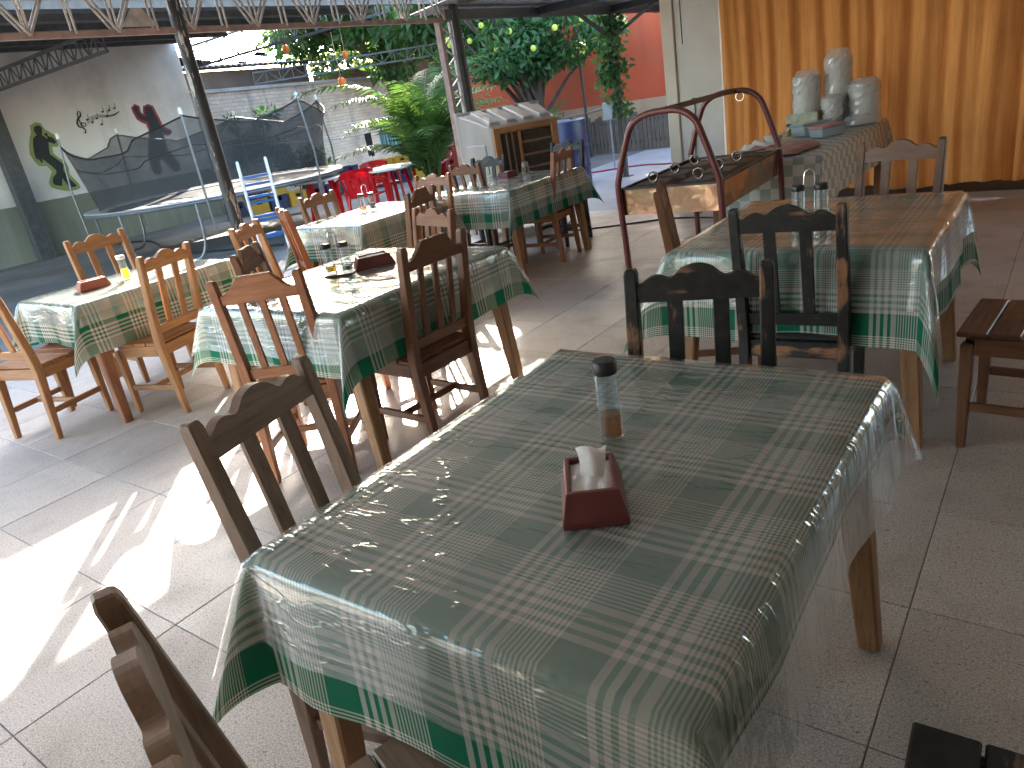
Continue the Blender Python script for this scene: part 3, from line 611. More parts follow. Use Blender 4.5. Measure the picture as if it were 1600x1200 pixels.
# wall creepers
for (px, py, h, seed, lab) in ((-15.55, 11.3, 1.9, 31, 'leafy green creeper high on brick wall behind trampoline'), (-14.9, 12.0, .9, 32, 'dark low bush against brick wall right of trampoline')):
    t = thing('wall_plant', lab, 'plant', (px, py, -.06)); r_ = random.Random(seed)
    cc = [(r_.uniform(-.35, .25), r_.uniform(-.5, .5), h*r_.uniform(.45, 1.05), r_.uniform(.16, .3)) for _ in range(14)]
    MB().tube([(0, 0, 0), (.03, .05, h*.4), (-.05, 0, h*.9)], [.03, .025, .01], 6).build('stem', m['bark'], t)
    leaf_mesh('foliage', cc, 900, .16, m['leaf_mid'], t, seed)
def frond_mesh(L, lift, seed, width):
    r = random.Random(seed); b = MB(); tone = []
    pts = []
    for i in range(15):
        s = i/14; pts.append(Vector((L*s*(.18+.72*s*s)*math.cos(lift*.6), 0, L*(1.12*s-.50*s**2.6)*math.sin(lift))))
    b.tube(pts, [.013*(1-.85*i/14) for i in range(15)], 5); tone += [.6]*len(b.v)
    for i in range(44):
        s = .16+.84*i/43; k = s*14; i0 = min(int(k), 13); p = pts[i0].lerp(pts[i0+1], k-i0); d = (pts[i0+1]-pts[i0]).normalized()
        ln = width*math.sin(math.pi*min(1, .12+.86*s))**.7*r.uniform(.85, 1.1)
        for sg in (-1, 1):
            side = Vector((0, sg, 0)); tip = p+d*ln*.62+side*ln*.75+Vector((0, 0, -.28*ln+r.uniform(-.04, .04)))
            mid = p.lerp(tip, .45)+Vector((0, 0, .09*ln)); nrm = d.cross(side).normalized(); wv = d*(.012+.016*ln)
            o = len(b.v); b.v += [tuple(p-wv*.5), tuple(p+wv*.5), tuple(mid+wv), tuple(mid-wv), tuple(tip)]; b.f += [(o, o+1, o+2, o+3), (o+3, o+2, o+4)]
            tone += [r.random()]*5
    b.tone = tone
    return b.mesh('frond', m['leaf_palm'], 'all', fix=False)
def palm(label, loc, H, n, seed, width=.42, scale=1):
    t = thing('palm', label, 'plant', loc); r = random.Random(seed); ms = [frond_mesh(H*(.8+.12*k), .75+.22*k, seed+k, width) for k in range(4)]
    for k in range(4):
        MB().tube([(.1*math.cos(k*1.7), .1*math.sin(k*1.7), 0), (.13*math.cos(k*1.7), .13*math.sin(k*1.7), .3*H)], [.04, .028], 7).build('stem', m['leaf_palm'], t, True)
    for k in range(n):
        o = link('frond', ms[k % 4], t, (.11*math.cos(k*1.7), .11*math.sin(k*1.7), .22*H*r.uniform(.5, 1.25)))
        o.rotation_euler = (r.uniform(-.1, .1), r.uniform(-.25, .3), k*2.39996+r.uniform(-.3, .3)); s = r.uniform(.75, 1.1); o.scale = (s, s, s)
    return t
palm('big feathery palm left of the beige air cooler', (-8.35, 9.15, -.06), 2.35, 28, 41, .52)
palm('small palm tuft at the foot of fruit tree', (-8.1, 12.0, -.06), 1.35, 13, 55, .34)

# ------------------------------------------------------------------ tables, cloths, covers
def cloth_mb(hx, hy, dx, dy, seed, off=0.0, amp=.012, flare=.06, loop=.40):
    r = random.Random(seed); ph = [r.uniform(0, 6.28) for _ in range(12)]
    def axis(h, d):
        d0, d1 = d if isinstance(d, (tuple, list)) else (d, d)
        return list(np.concatenate([-h-d0+np.linspace(0, d0, 15)[:-1], np.linspace(-h, h, 23), h+np.linspace(0, d1, 15)[1:]]))
    U, V = axis(hx, dx), axis(hy, dy); b = MB(); uv = []
    rr = .016
    def down(a):
        o = rr*(1-math.exp(-a/rr)); return o, -(a-o*.75)
    for v in V:
        for u in U:
            a, c = max(0, abs(u)-hx), max(0, abs(v)-hy); sx, sy = (1 if u > 0 else -1), (1 if v > 0 else -1)
            x, y = max(-hx, min(hx, u)), max(-hy, min(hy, v)); z = off*.8
            if a > 0 or c > 0:
                rad = math.hypot(a, c); th = math.atan2(c, a); o, z0 = down(rad); z = off*.3+z0*(1-.06*math.sin(2*th))
                k = rad/.3; i = 0 if sx > 0 else 3; j = 6 if sy > 0 else 9
                fade_x = math.cos(th)**2; fade_y = math.sin(th)**2
                wx = (math.sin(9*y+ph[i])+.5*math.sin(19*y+ph[i+1])+.12*math.sin(37*y+ph[i+2]))*amp*k
                wy = (math.sin(9*x+ph[j])+.5*math.sin(19*x+ph[j+1])+.12*math.sin(37*x+ph[j+2]))*amp*k
                ox = (o+off+max(-.008, flare*rad+wx))*fade_x; oy = (o+off+max(-.008, flare*rad+wy))*fade_y
                lp_ = loop*rad*math.sin(2*th)+(off if a > 0 and c > 0 else 0)*math.sin(2*th)
                # the free corner swings sideways into a fold
                sw_ = .16*rad*math.sin(2*th)*math.sin(ph[i]+ph[j])
                x += sx*(ox+lp_*.707+sw_); y += sy*(oy+lp_*.707-sw_)
            else:
                z += .0012*math.sin(17*u+ph[0])*math.sin(13*v+ph[1])
            b.v.append((x, y, z)); uv.append((u, v))
    n = len(U)
    b.f = [(j*n+i, j*n+i+1, (j+1)*n+i+1, (j+1)*n+i) for j in range(len(V)-1) for i in range(n-1)]
    b.uv = uv
    return b
def dining_table(x0, x1, y0, y1, z, tl, cl_, pl, seed, dcl=(.27, .27), dpl=(.19, .19), rz=0, legmat='table', splay=.06, loops=(.40, .40), pmat='plastic'):
    cx, cy = (x0+x1)/2, (y0+y1)/2; hx, hy = (x1-x0)/2, (y1-y0)/2; zt = z-.006
    t = thing('dining_table', tl, 'table', (cx, cy, 0), rz, 'wooden dining tables')
    MB().box(-hx+.004, hx-.004, -hy+.004, hy-.004, zt-.028, zt).build('table_top', m[legmat+'x'], t, bevel=.008)
    lx, ly = hx-.06, hy-.06
    for sx in (-1, 1):
        for sy in (-1, 1):
            secs = []
            for f_, w_ in ((0, .026), (.5, .032), (1, .036)):
                px, py, pz = sx*(lx+splay*(1-f_)), sy*(ly+splay*(1-f_)*.4), f_*(zt-.03)
                secs.append([(px-w_, py-w_, pz), (px+w_, py-w_, pz), (px+w_, py+w_, pz), (px-w_, py+w_, pz)])
            MB().loft(secs).build('leg', m[legmat+'z'], t, bevel=.006)
    for sy in (-1, 1): MB().box(-lx+.038, lx-.038, sy*ly-.012, sy*ly+.012, zt-.12, zt-.03).build('apron', m[legmat+'x'], t)
    for sx in (-1, 1): MB().box(sx*lx-.012, sx*lx+.012, -ly+.038, ly-.038, zt-.12, zt-.03).build('apron', m[legmat+'y'], t)
    c = cloth_mb(hx, hy, dcl[0], dcl[1], seed, 0, loop=loops[0]).build('tablecloth', m['plaid'], None, 'all', loc=(cx, cy, z-.003)); c.rotation_euler = (0, 0, rz)
    tag(c, cl_, 'tablecloth', 'green plaid tablecloths')
    p = cloth_mb(hx, hy, dpl[0], dpl[1], seed, .0065, amp=.014, flare=.085, loop=loops[1]).build('plastic_cover', m[pmat], None, 'all', loc=(cx, cy, z-.002)); p.rotation_euler = (0, 0, rz)
    tag(p, pl, 'table cover', 'clear plastic table covers')
ZN, ZR, ZL = .738, .765, .745
dining_table(-1.16, -.305, .59, 1.67, ZN, 'wooden table nearest the camera under plaid cloth', 'green plaid cloth on the nearest, largest table', 'wrinkled clear plastic over the nearest table', 101, ((.30, .13), (.29, .20)), ((.17, .25), (.19, .20)))
dining_table(-1.28, -.38, 2.72, 3.70, ZR, 'wooden table in front of the orange curtains', 'green plaid cloth on the table before orange curtains', 'shiny clear plastic over table before orange curtains', 102, (.34, .36), (.20, .22))
dining_table(-5.20, -4.44, 1.73, 2.72, ZL, 'sunlit wooden table at far left under plaid cloth', 'sunlit green plaid cloth on the far left table', 'clear plastic over the sunlit far left table', 103, (.30, .26), (.13, .13), legmat='red')
dining_table(-3.28, -2.30, 1.82, 2.92, .75, 'wooden table in the middle between angular-back chairs', 'green plaid cloth on the middle table with cruets', 'glossy clear plastic over the middle table with cruets', 104, (.28, .28), (.20, .22))
dining_table(-4.92, -4.15, 3.68, 4.62, .75, 'wooden table behind the middle table near red furniture', 'green plaid cloth on table before red plastic chairs', 'clear plastic over the table before red plastic chairs', 105, (.28, .28), (.15, .15))
dining_table(-4.55, -3.60, 4.78, 5.90, .75, 'wooden table in front of the beige air cooler', 'green plaid cloth on table before the air cooler', 'clear plastic over table before the air cooler', 106, (.30, .30), (.16, .18))

# ------------------------------------------------------------------ chairs
def post_y(z):  # back post centre line
    return -.22+.04*(z/.45) if z < .45 else -.18-.075*((z-.45)/.5)
SC_TOP = [(-.165, .905), (-.152, .908), (-.128, .924), (-.105, .928), (-.082, .920), (-.066, .922), (-.038, .944), (0, .953), (.038, .944), (.066, .922), (.082, .920), (.105, .928), (.128, .924), (.152, .908), (.165, .905)]
AN_TOP = [(-.165, .885), (-.138, .888), (-.118, .900), (-.075, .950), (-.07, .955), (.07, .955), (.075, .950), (.118, .900), (.138, .888), (.165, .885)]
PROTO = {}
def chair_proto(style, wd):
    t = thing('dining_chair', 'x', 'chair')
    for sx in (-1, 1):
        secs = []
        for z, w_, d_ in ((0, .016, .016), (.2, .019, .021), (.42, .020, .026), (.55, .020, .024), (.75, .019, .021), (.935, .018, .018), (.95, .014, .014)):
            y = post_y(z); secs.append([(sx*.18-w_, y-d_, z), (sx*.18+w_, y-d_, z), (sx*.18+w_, y+d_, z), (sx*.18-w_, y+d_, z)])
        MB().loft(secs).build('back_post', m[wd+'z'], t, bevel=.004)
    for sx in (-1, 1):
        MB().loft([[(sx*.175-w_, .165-w_, z), (sx*.175+w_, .165-w_, z), (sx*.175+w_, .165+w_, z), (sx*.175-w_, .165+w_, z)] for z, w_ in ((0, .015), (.25, .020), (.405, .021))]).build('leg', m[wd+'z'], t, bevel=.004)
    for k in range(4):
        y0 = -.185+k*.0965; MB().box(-.200+.004*(k < 1), .200-.004*(k < 1), y0+.0015, y0+.094, .432, .451).build('seat_slat', m[wd+'x'], t, bevel=.004)
    MB().box(-.153, .153, .150, .178, .365, .431).build('seat_rail', m[wd+'x'], t, bevel=.003); MB().box(-.159, .159, -.196, -.170, .365, .430).build('seat_rail', m[wd+'x'], t, bevel=.003)
    for sx in (-1, 1): MB().box(sx*.18-.012, sx*.18+.012, -.153, .143, .365, .431).build('seat_rail', m[wd+'y'], t, bevel=.003)
    for sx in (-1, 1): MB().box(sx*.178-.009, sx*.178+.009, -.178, .145, .150, .182).build('stretcher', m[wd+'y'], t, bevel=.002)
    MB().box(-.168, .168, -.03, -.010, .152, .180).build('stretcher', m[wd+'x'], t, bevel=.002)
    top = SC_TOP if style == 'scallop' else AN_TOP
    if style == 'scallop': top = [(q.x, q.z) for q in smooth_path([(a, 0, b) for a, b in top], 3)]
    poly = [(-.1625, .858 if style == 'scallop' else .842)]+[(max(-.1625, min(.1625, a)), b) for a, b in top]+[(.1625, .858 if style == 'scallop' else .842)]
    poly = list(reversed(poly))
    MB().prism(poly, lambda a, b, q: (a, post_y(b)+q, b), -.013, .013).build('top_rail', m[wd+'x'], t, bevel=.004)
    MB().prism([(-.161, .495), (.161, .495), (.161, .542), (-.161, .542)], lambda a, b, q: (a, post_y(b)+q, b), -.011, .011).build('lower_rail', m[wd+'x'], t, bevel=.003)
    xs = (-.062, .062) if style == 'scallop' else (-.088, 0, .088)
    for x in xs:
        w_ = .021 if style == 'scallop' else .015
        zr = .868 if style == 'scallop' else .852
        MB().prism([(x-w_, .543), (x+w_, .543), (x+w_, zr), (x-w_, zr)], lambda a, b, q: (a, post_y(b)+q, b), -.0075, .0075).build('back_slat', m[wd+'z'], t, bevel=.002)
    return t
def chair(x, y, deg, style, wd, label, s=1.0):
    k = (style, wd)
    if k not in PROTO: PROTO[k] = o = chair_proto(style, wd)
    else: o = copy_tree(PROTO[k])
    o.location = (x, y, 0); o.rotation_euler = (0, 0, R(deg)); o.scale = (s, s, s)
    tag(o, label, 'chair', 'wooden dining chairs'); return o
for a in [
    (-1.17, .89, -76, 'scallop', 'dull', 'brown scalloped chair at the left side of nearest table'),
    (-.69, .455, -18, 'scallop', 'dull', 'grey brown chair cut off at bottom left corner'),
    (-.73, 1.59, 195, 'scallop', 'black', 'worn black chair tucked behind the nearest table'),
    (-.80, 2.85, 3, 'scallop', 'black', 'worn black chair with its back to us at curtain table'),
    (-.72, 3.86, 173, 'scallop', 'brown', 'brown chair between curtain table and orange curtains'),
    (-1.32, 3.32, -68, 'scallop', 'brown', 'brown chair seen edge-on beside the maroon cart'),
    (-.06, 2.97, 85, 'scallop', 'brown', 'dark brown chair seat cut off at right picture edge'),
    (.085, .795, 92, 'scallop', 'black', 'black chair seat cut off at bottom right corner'),
    (-4.90, 1.62, 16, 'scallop', 'light', 'light wood chair at left picture edge by sunlit table'),
    (-5.24, 2.42, -91, 'scallop', 'light', 'light wood chair behind yellow oil bottle on sunlit table', 1.06),
    (-4.40, 2.10, 106, 'scallop', 'light', 'light wood chair with back to us at sunlit table'),
    (-2.73, 1.89, 33, 'angular', 'red', 'reddish angular-back chair at near left of middle table'),
    (-2.40, 2.28, 87, 'angular', 'brown', 'dark brown angular-back chair with slatted seat right of middle table'),
    (-2.85, 2.74, 164, 'scallop', 'red', 'orange brown chair on the far side of middle table'),
    (-3.12, 2.30, -52, 'angular', 'brown', 'dark angular chair mostly hidden at left of middle table'),
    (-4.10, 2.96, -60, 'scallop', 'light', 'light chair whose white-tipped post shows before black pole'),
    (-4.48, 3.58, -28, 'scallop', 'red', 'orange chair seen edge-on at left of red-chair table'),
    (-4.78, 4.06, -86, 'scallop', 'brown', 'brown scalloped chair facing us below the blue ladder'),
    (-4.25, 4.38, 180, 'scallop', 'red', 'orange brown chair in front of the big palm'),
    (-3.88, 3.75, 104, 'angular', 'brown', 'dark angular chair back right of red-chair table'),
    (-4.31, 5.42, -7, 'scallop', 'brown', 'brown chair with back to us at air cooler table'),
    (-4.45, 5.42, 182, 'scallop', 'black', 'dark scalloped chair behind another at air cooler table'),
    (-3.82, 5.55, 97, 'scallop', 'red', 'orange chair seen edge-on at right of air cooler table'),
    (-4.05, 6.15, 175, 'scallop', 'black', 'dark chair facing us before the cooler slats')]:
    chair(*a)

# ------------------------------------------------------------------ things on the tables
def napkin_box(x, y, z, deg, label, mat, w=.058, l=.085, h=.062, tissue=True):
    t = thing('napkin_box', label, 'napkin box', (x, y, z), R(deg), 'napkin boxes on the tables'); b = MB(); k = .80
    out = [[(-w, -l, 0), (w, -l, 0), (w, l, 0), (-w, l, 0)], [(-w, -l, .012), (w, -l, .012), (w, l, .012), (-w, l, .012)], [(-w*k, -l*k, h), (w*k, -l*k, h), (w*k, l*k, h), (-w*k, l*k, h)]]
    inn = [[(-w*k*.80, -l*k*.86, h), (w*k*.80, -l*k*.86, h), (w*k*.80, l*k*.86, h), (-w*k*.80, l*k*.86, h)], [(-w*k*.78, -l*k*.84, h-.014), (w*k*.78, -l*k*.84, h-.014), (w*k*.78, l*k*.84, h-.014), (-w*k*.78, l*k*.84, h-.014)]]
    b.loft(out+inn); b.build('box', mat, t, bevel=.0025, seg=2)
    r = random.Random(int(x*100)+9); n = 12; v = []
    for i in range(n):
        for j in range(n):
            u, q = i/(n-1)*2-1, j/(n-1)*2-1
            v.append((u*w*k*.79, q*l*k*.85, h-.012+.010*math.exp(-(u*u+(q-.1)**2)*1.2)+.0035*math.sin(6*u+3*q)*math.sin(5*q-2*u)+r.uniform(-.0008, .0008)))
    MB().add(v, [(i*n+j, (i+1)*n+j, (i+1)*n+j+1, i*n+j+1) for i in range(n-1) for j in range(n-1)]).build('tissue_stack', m['tissue'], t, 'all')
    if tissue:
        n = 12; v = []
        for i in range(n):
            for j in range(7):
                s = i/(n-1); q = j/6*2-1
                v.append((.020*q*(1+.5*s)+.010*s+.003*math.sin(5*s), -.012+.068*s+.006*q*q, h-.008+.040*math.sin(2.3*s)+.005*math.sin(3*q+4*s)-.006*abs(q)*s))
        MB().add(v, [(i*7+j, (i+1)*7+j, (i+1)*7+j+1, i*7+j+1) for i in range(n-1) for j in range(6)]).build('pulled_tissue', m['tissue'], t, 'all')
    return t
napkin_box(-.646, .968, ZN+.004, 33, 'maroon napkin box with tissue sticking out on nearest table', m['napbox'])
napkin_box(-4.86, 2.03, ZL+.004, -12, 'terracotta napkin box on the sunlit far left table', m['napbox3'], .06, .09, .055, False)
napkin_box(-2.83, 2.53, .754, -35, 'dark brown napkin box beside cruets on middle table', m['napbox2'], .06, .10, .06, False)
napkin_box(-4.22, 5.62, .754, 70, 'red napkin box on table before the air cooler', m['napbox'], .06, .09, .05, False)
def bottle(x, y, z, h, r, fill, mat, label, cap=True, deg=0, group='cruet bottles on the tables', capcol='cap'):
    t = thing('bottle', label, 'bottle', (x, y, z), R(deg), group)
    H = h*(.86 if cap else 1)
    MB().lathe([(r*.8, .001), (r, .006), (r*1.0, H*.30), (r*.95, H*.5), (r*.99, H*.54), (r*.94, H*.60), (r*.95, H*.80), (r*.9, H*.86), (r*.93, H), (r*.85, H), (r*.84, H*.86), (r*.88, H*.6), (r*.92, .02), (r*.6, .008)], 24).build('glass_body', m['glass'], t, True)
    f = H*fill
    MB().lathe([(r*.5, .009), (r*.88, .013), (r*.89, f*.5), (r*.87, f), (r*.3, f+.0015)], 20).build('liquid', mat, t, True)
    if cap:
        MB().lathe([(r*.97, H*.985), (r*1.02, H+.004), (r*1.02, h-.004), (r*.9, h), (r*.3, h)], 24).build('cap', m[capcol], t, True)
        MB().box(-r*.28, r*.28, -r*1.08, -r*.6, h-.001, h+.004).build('spout_flap', m[capcol], t, bevel=.001)
    return t
bottle(-.735, 1.205, ZN+.004, .180, .0255, .38, m['amber'], 'black-capped dressing bottle standing alone on nearest table', deg=20)
bottle(-4.80, 2.22, ZL+.004, .155, .026, .55, m['oil'], 'yellow oil bottle glowing in sun on far left table', capcol='white')
bottle(-4.66, 2.36, ZL+.004, .11, .026, .1, m['sauce'], 'small clear cruet beside yellow oil bottle', cap=False)
def caddy(x, y, z, deg, label):
    t = thing('cruet_caddy', label, 'caddy', (x, y, z), R(deg), 'wire cruet caddies')
    MB().box(-.075, .075, -.04, .04, .002, .010).build('tray', m['cap'], t, bevel=.003)
    MB().tube([(-.02, 0, .01), (-.02, 0, .19), (-.016, 0, .212), (0, 0, .222), (.016, 0, .212), (.02, 0, .19), (.02, 0, .01)], .003, 6).build('wire_handle', m['wire'], t, True)
    for zz in (.05,):
        MB().tube([(-.077, -.041, zz), (.077, -.041, zz), (.077, .041, zz), (-.077, .041, zz)], .0025, 5, close=True).build('wire_rail', m['wire'], t)
    for sx in (-1, 1):
        for sy in (-1, 1): MB().tube([(sx*.072, sy*.037, .008), (sx*.076, sy*.0405, .05)], .002, 4).build('wire_post', m['wire'], t)
caddy(-2.90, 2.36, .754, 28, 'wire caddy with two cruets on middle table')
bottle(-2.90-.04, 2.36-.02, .766, .15, .027, .35, m['oil'], 'yellow oil cruet in caddy on middle table', deg=10)
bottle(-2.90+.04, 2.36+.02, .766, .15, .027, .25, m['sauce'], 'dark sauce cruet in caddy on middle table', deg=10)
caddy(-.85, 3.12, ZR+.004, 8, 'wire caddy with two jars on curtain table')
bottle(-.893, 3.115, ZR+.016, .15, .028, .2, m['sauce'], 'left black-capped jar in caddy on curtain table', deg=40)
bottle(-.807, 3.127, ZR+.016, .15, .028, .28, m['oil'], 'right black-capped jar in caddy on curtain table', deg=40)
caddy(-4.56, 4.15, .754, 40, 'wire caddy on the table before red plastic chairs')
bottle(-4.59, 4.125, .766, .14, .027, .35, m['amber'], 'amber cruet in caddy before red plastic chairs')
bottle(-4.53, 4.175, .766, .14, .027, .5, m['sauce'], 'dark cruet in caddy before red plastic chairs')
bottle(-4.08, 5.72, .754, .11, .035, .55, m['sauce'], 'round jar of dark sauce on air cooler table', cap=False)

# ------------------------------------------------------------------ curtains
def curtain(x0, x1, y, z0, z1, label, seed, amp, per):
    r = random.Random(seed); n = int((x1-x0)/.008); ph = [r.uniform(0, 6.28) for _ in range(6)]; nz = 14; v = []; uv = []
    for k in range(nz+1):
        f_ = k/nz; z = z0+(z1-z0)*f_
        for i in range(n+1):
            x = x0+(x1-x0)*i/n; u = x+.012*math.sin(3*z+ph[0])+.02*math.sin(7*x+ph[1])*(1-f_)
            d = amp*(math.sin(2*math.pi*u/per+ph[2])+.45*math.sin(2*math.pi*u/(per*.53)+ph[3]+.6*z)+.5*math.sin(2*math.pi*u/(per*2.3)+ph[4]+.5*z))*(1.0-.25*f_)
            sag = .015*math.sin(5*x+ph[5])*(1-f_)
            v.append((x, y+d, z+sag))
    b = MB().add(v, [(k*(n+1)+i, k*(n+1)+i+1, (k+1)*(n+1)+i+1, (k+1)*(n+1)+i) for k in range(nz) for i in range(n)])
    o = b.build('curtain', m['curtain'], None, 'all', fix=False); tag(o, label, 'curtain', 'orange curtains along the back wall'); return o
curtain(-2.93, -1.36, 7.70, .10, 2.75, 'wide orange curtain panel behind the bagged cups', 1, .026, .205)
curtain(-1.40, -.42, 7.64, .10, 2.75, 'orange curtain panel right of the bagged cups', 2, .030, .26)
curtain(-.50, 1.6, 7.71, .11, 2.75, 'orange curtain panel at the right picture edge', 3, .032, .23)

# ------------------------------------------------------------------ buffet table with the check cloth
bt = thing('buffet_table', 'long buffet table under check cloth before curtains', 'table', (-1.79, 6.42, 0))
MB().box(-.40, .40, -1.06, 1.06, .705, .74).build('table_top', m['tabley'], bt)
for sx in (-1, 1):
    for sy in (-1, 1): MB().box(sx*.36-.025, sx*.36+.025, sy*1.0-.025, sy*1.0+.025, 0, .704).build('leg', m['tablez'], bt)
ck = cloth_mb(.405, 1.065, .34, .34, 61, 0, .012, .03, .30).build('check_cloth', m['check'], None, 'all', loc=(-1.79, 6.42, .744)); tag(ck, 'grey and white checked cloth on the long buffet table', 'tablecloth')
ZB = .747
def bag_stack(x, y, h, r, label, seed, tilt=0):
    t = thing('bagged_cups', label, 'cup stack', (x, y, ZB), 0, 'bagged stacks of foam cups'); t.rotation_euler = (0, R(tilt), 0)
    n = int(h/.018); MB().lathe([q for k in range(n) for q in ((r*.86, .01+k*.017), (r*.93, .014+k*.017+.010))], 18).build('cup_stack', m['cups'], t, True)
    r_ = random.Random(seed); b = MB(); n = 26; rows = 18; secs = []
    for k in range(rows+1):
        z = h*1.06*k/rows
        pr_ = r*(1.02+.10*math.exp(-((k/rows-.05)/.12)**2)) if k < rows-2 else r*(1.0-.18*(k-rows+2))
        secs.append([((pr_+r_.uniform(-.004, .007))*math.cos(6.283*j/n), (pr_+r_.uniform(-.004, .007))*math.sin(6.283*j/n), z+r_.uniform(-.003, .003)) for j in range(n)])
    b.loft(secs); b.build('clear_bag', m['bag'], t)
bag_stack(-1.95, 7.10, .47, .115, 'left tall bag of white cups on buffet', 1); bag_stack(-1.72, 7.22, .59, .115, 'tallest bag of white cups on buffet', 2); bag_stack(-1.50, 7.18, .35, .125, 'short wide bag of white cups by curtain', 3)
bag_stack(-1.72, 7.02, .26, .085, 'low front bag of white cups on buffet', 5)
lb = thing('plastic_bag', 'crumpled bag of lids at the end of buffet', 'bag', (-1.50, 7.02, ZB)); r_ = random.Random(9)
MB().loft([[(.13*q*math.cos(6.283*j/18)*r_.uniform(.9, 1.1), .085*q*math.sin(6.283*j/18)*r_.uniform(.9, 1.1), z) for j in range(18)] for z, q in ((0, .9), (.02, 1.05), (.05, 1.0), (.08, .8), (.095, .4))]).build('film', m['bag'], lb)
MB().lathe([(.07, .005), (.075, .03), (.07, .05)], 16).build('lids', m['cups'], lb)
cb = thing('carton', 'open printed carton standing behind the sauce bottle', 'box', (-1.93, 6.93, ZB), R(-8))
MB().box(-.15, .12, -.01, .0, 0, .16).build('front_panel', m['card'], cb); MB().box(.121, .13, -.01, .08, .03, .165).build('side_panel', m['cartonside'], cb); MB().box(-.15, .12, .08, .09, 0, .15).build('rear_panel', m['cartonside'], cb)
bottle(-1.96, 6.60, ZB, .11, .022, .7, m['oil'], 'small yellow oil bottle on buffet before the carton')
def tub(x, y, w_, l_, h, deg, lid, label):
    t = thing('food_tub', label, 'container', (x, y, ZB), R(deg), 'plastic tubs on the buffet')
    MB().loft([[(-w_*k, -l_*k, z), (w_*k, -l_*k, z), (w_*k, l_*k, z), (-w_*k, l_*k, z)] for z, k in ((0, .86), (h, 1.0))]).build('tub', m['tub'], t, bevel=.008)
    MB().box(-w_*1.04, w_*1.04, -l_*1.03, l_*1.03, h+.001, h+.016).build('lid', m[lid], t, bevel=.005)
tub(-1.62, 6.45, .075, .13, .075, -28, 'pinklid', 'clear food tub with pink lid on buffet'); tub(-1.80, 6.66, .08, .15, .09, -30, 'tub', 'blue grey lidded tub behind the pink-lidded tub')
bo = thing('bowl', 'small pale bowl beside tubs on the buffet', 'bowl', (-2.02, 6.38, ZB)); MB().lathe([(.03, 0), (.06, .02), (.075, .05), (.07, .05), (.05, .02), (.01, .012)], 18).build('dish', m['white'], bo, True); MB().lathe([(.072, .051), (.078, .056), (.072, .058)], 18).build('rim', m['white'], bo, True)
def rag(x, y, z, sx, sy, mat, label, seed, name='cloth'):
    r = random.Random(seed); n = 18; ph = [r.uniform(0, 6.28) for _ in range(6)]; v = []
    for lay in (0, 1):
        for i in range(n):
            for j in range(n):
                u, q = i/(n-1)*2-1, j/(n-1)*2-1; e = max(0, 1-max(abs(u), abs(q)))
                hh = (.012+.022*min(1, e*5)*(1+.6*math.sin(5*u+ph[0])*math.sin(4*q+ph[1])+.4*math.sin(9*q+ph[2]+2*u))) if lay == 0 else .001
                v.append((sx*u*(1+.10*math.sin(3*q+ph[3])), sy*q*(1+.10*math.sin(4*u+ph[4])), max(.002, hh) if lay == 0 else 0))
    f = [(i*n+j, (i+1)*n+j, (i+1)*n+j+1, i*n+j+1) for i in range(n-1) for j in range(n-1)]
    b = MB().add(v[:n*n], f)
    o = b.build(name, mat, None, 'all', loc=(x, y, z)); tag(o, label, 'cloth'); return o
rag(-1.78, 5.72, ZB, .24, .26, m['pinkcloth'], 'folded pink cloth between cart and food tubs', 2); rag(-2.0, 6.05, ZB, .14, .16, m['tissue'], 'crumpled white cloth beside the pink cloth', 6)

# ------------------------------------------------------------------ food cart with the two maroon hoops
ct = thing('food_cart', 'maroon tube food cart with copper tray before the curtains', 'cart', (-1.87, 4.62, 0), R(2))
def hoop(y):
    P = [(-.33, y, .06), (-.335, y, .45), (-.35, y, .80), (-.335, y, .90), (-.275, y, 1.08), (-.225, y, 1.18), (-.14, y, 1.225), (-.03, y, 1.235), (.07, y, 1.225), (.15, y, 1.17), (.195, y, 1.07), (.26, y, .88), (.275, y, .80), (.285, y, .45), (.29, y, .06)]
    return P
for y in (-.60, .60): MB().tube(smooth_path(hoop(y)), .019, 10).build('hoop', m['cartred'], ct, True)
MB().bar((-.02, -.60, 1.238), (-.02, .60, 1.238), .022, .03).build('top_bar', m['cartonside'], ct)
MB().tube([(.02+.028*math.cos(a*.6283), .60, 1.195+.028*math.sin(a*.6283)) for a in range(10)], .003, 5, close=True).build('ring_bracket', m['wire'], ct)
MB().box(-.345, .265, -.575, -.565, .66, .81).build('end_panel', m['copper'], ct); MB().box(-.345, .265, .565, .575, .66, .81).build('end_panel', m['copper'], ct)
MB().box(.256, .266, -.564, .564, .66, .81).build('side_panel', m['copper'], ct); MB().box(-.346, -.336, -.564, .564, .66, .81).build('side_panel', m['copper'], ct)
MB().box(-.335, .255, -.563, .563, .67, .68).build('tray_floor', m['pan'], ct)
for sx in (-.346, .246): MB().box(sx, sx+.02, -.585, .585, .812, .824).build('rim', m['blackmetal'], ct)
for sy in (-.585, .565): MB().box(-.325, .245, sy, sy+.02, .812, .824).build('rim', m['blackmetal'], ct)
for sy in (-.50, .50): MB().box(-.35, .31, sy-.05, sy+.05, .055, .085).build('base_plank', m['lightx'], ct)
for sx in (-.29, .25):
    for sy in (-.50, .50):
        cs_ = MB().lathe([(.012, -.012), (.032, -.010), (.032, .010), (.012, .012)], 14); cs_.v = [(sx+z, sy+x, .032+y) for x, y, z in cs_.v]
        cso = cs_.build('caster', m['rubber'], ct, True); MB().box(sx-.018, sx+.018, sy-.012, sy+.012, .036, .055).build('fork', m['steel'], cso)
k_ = 0
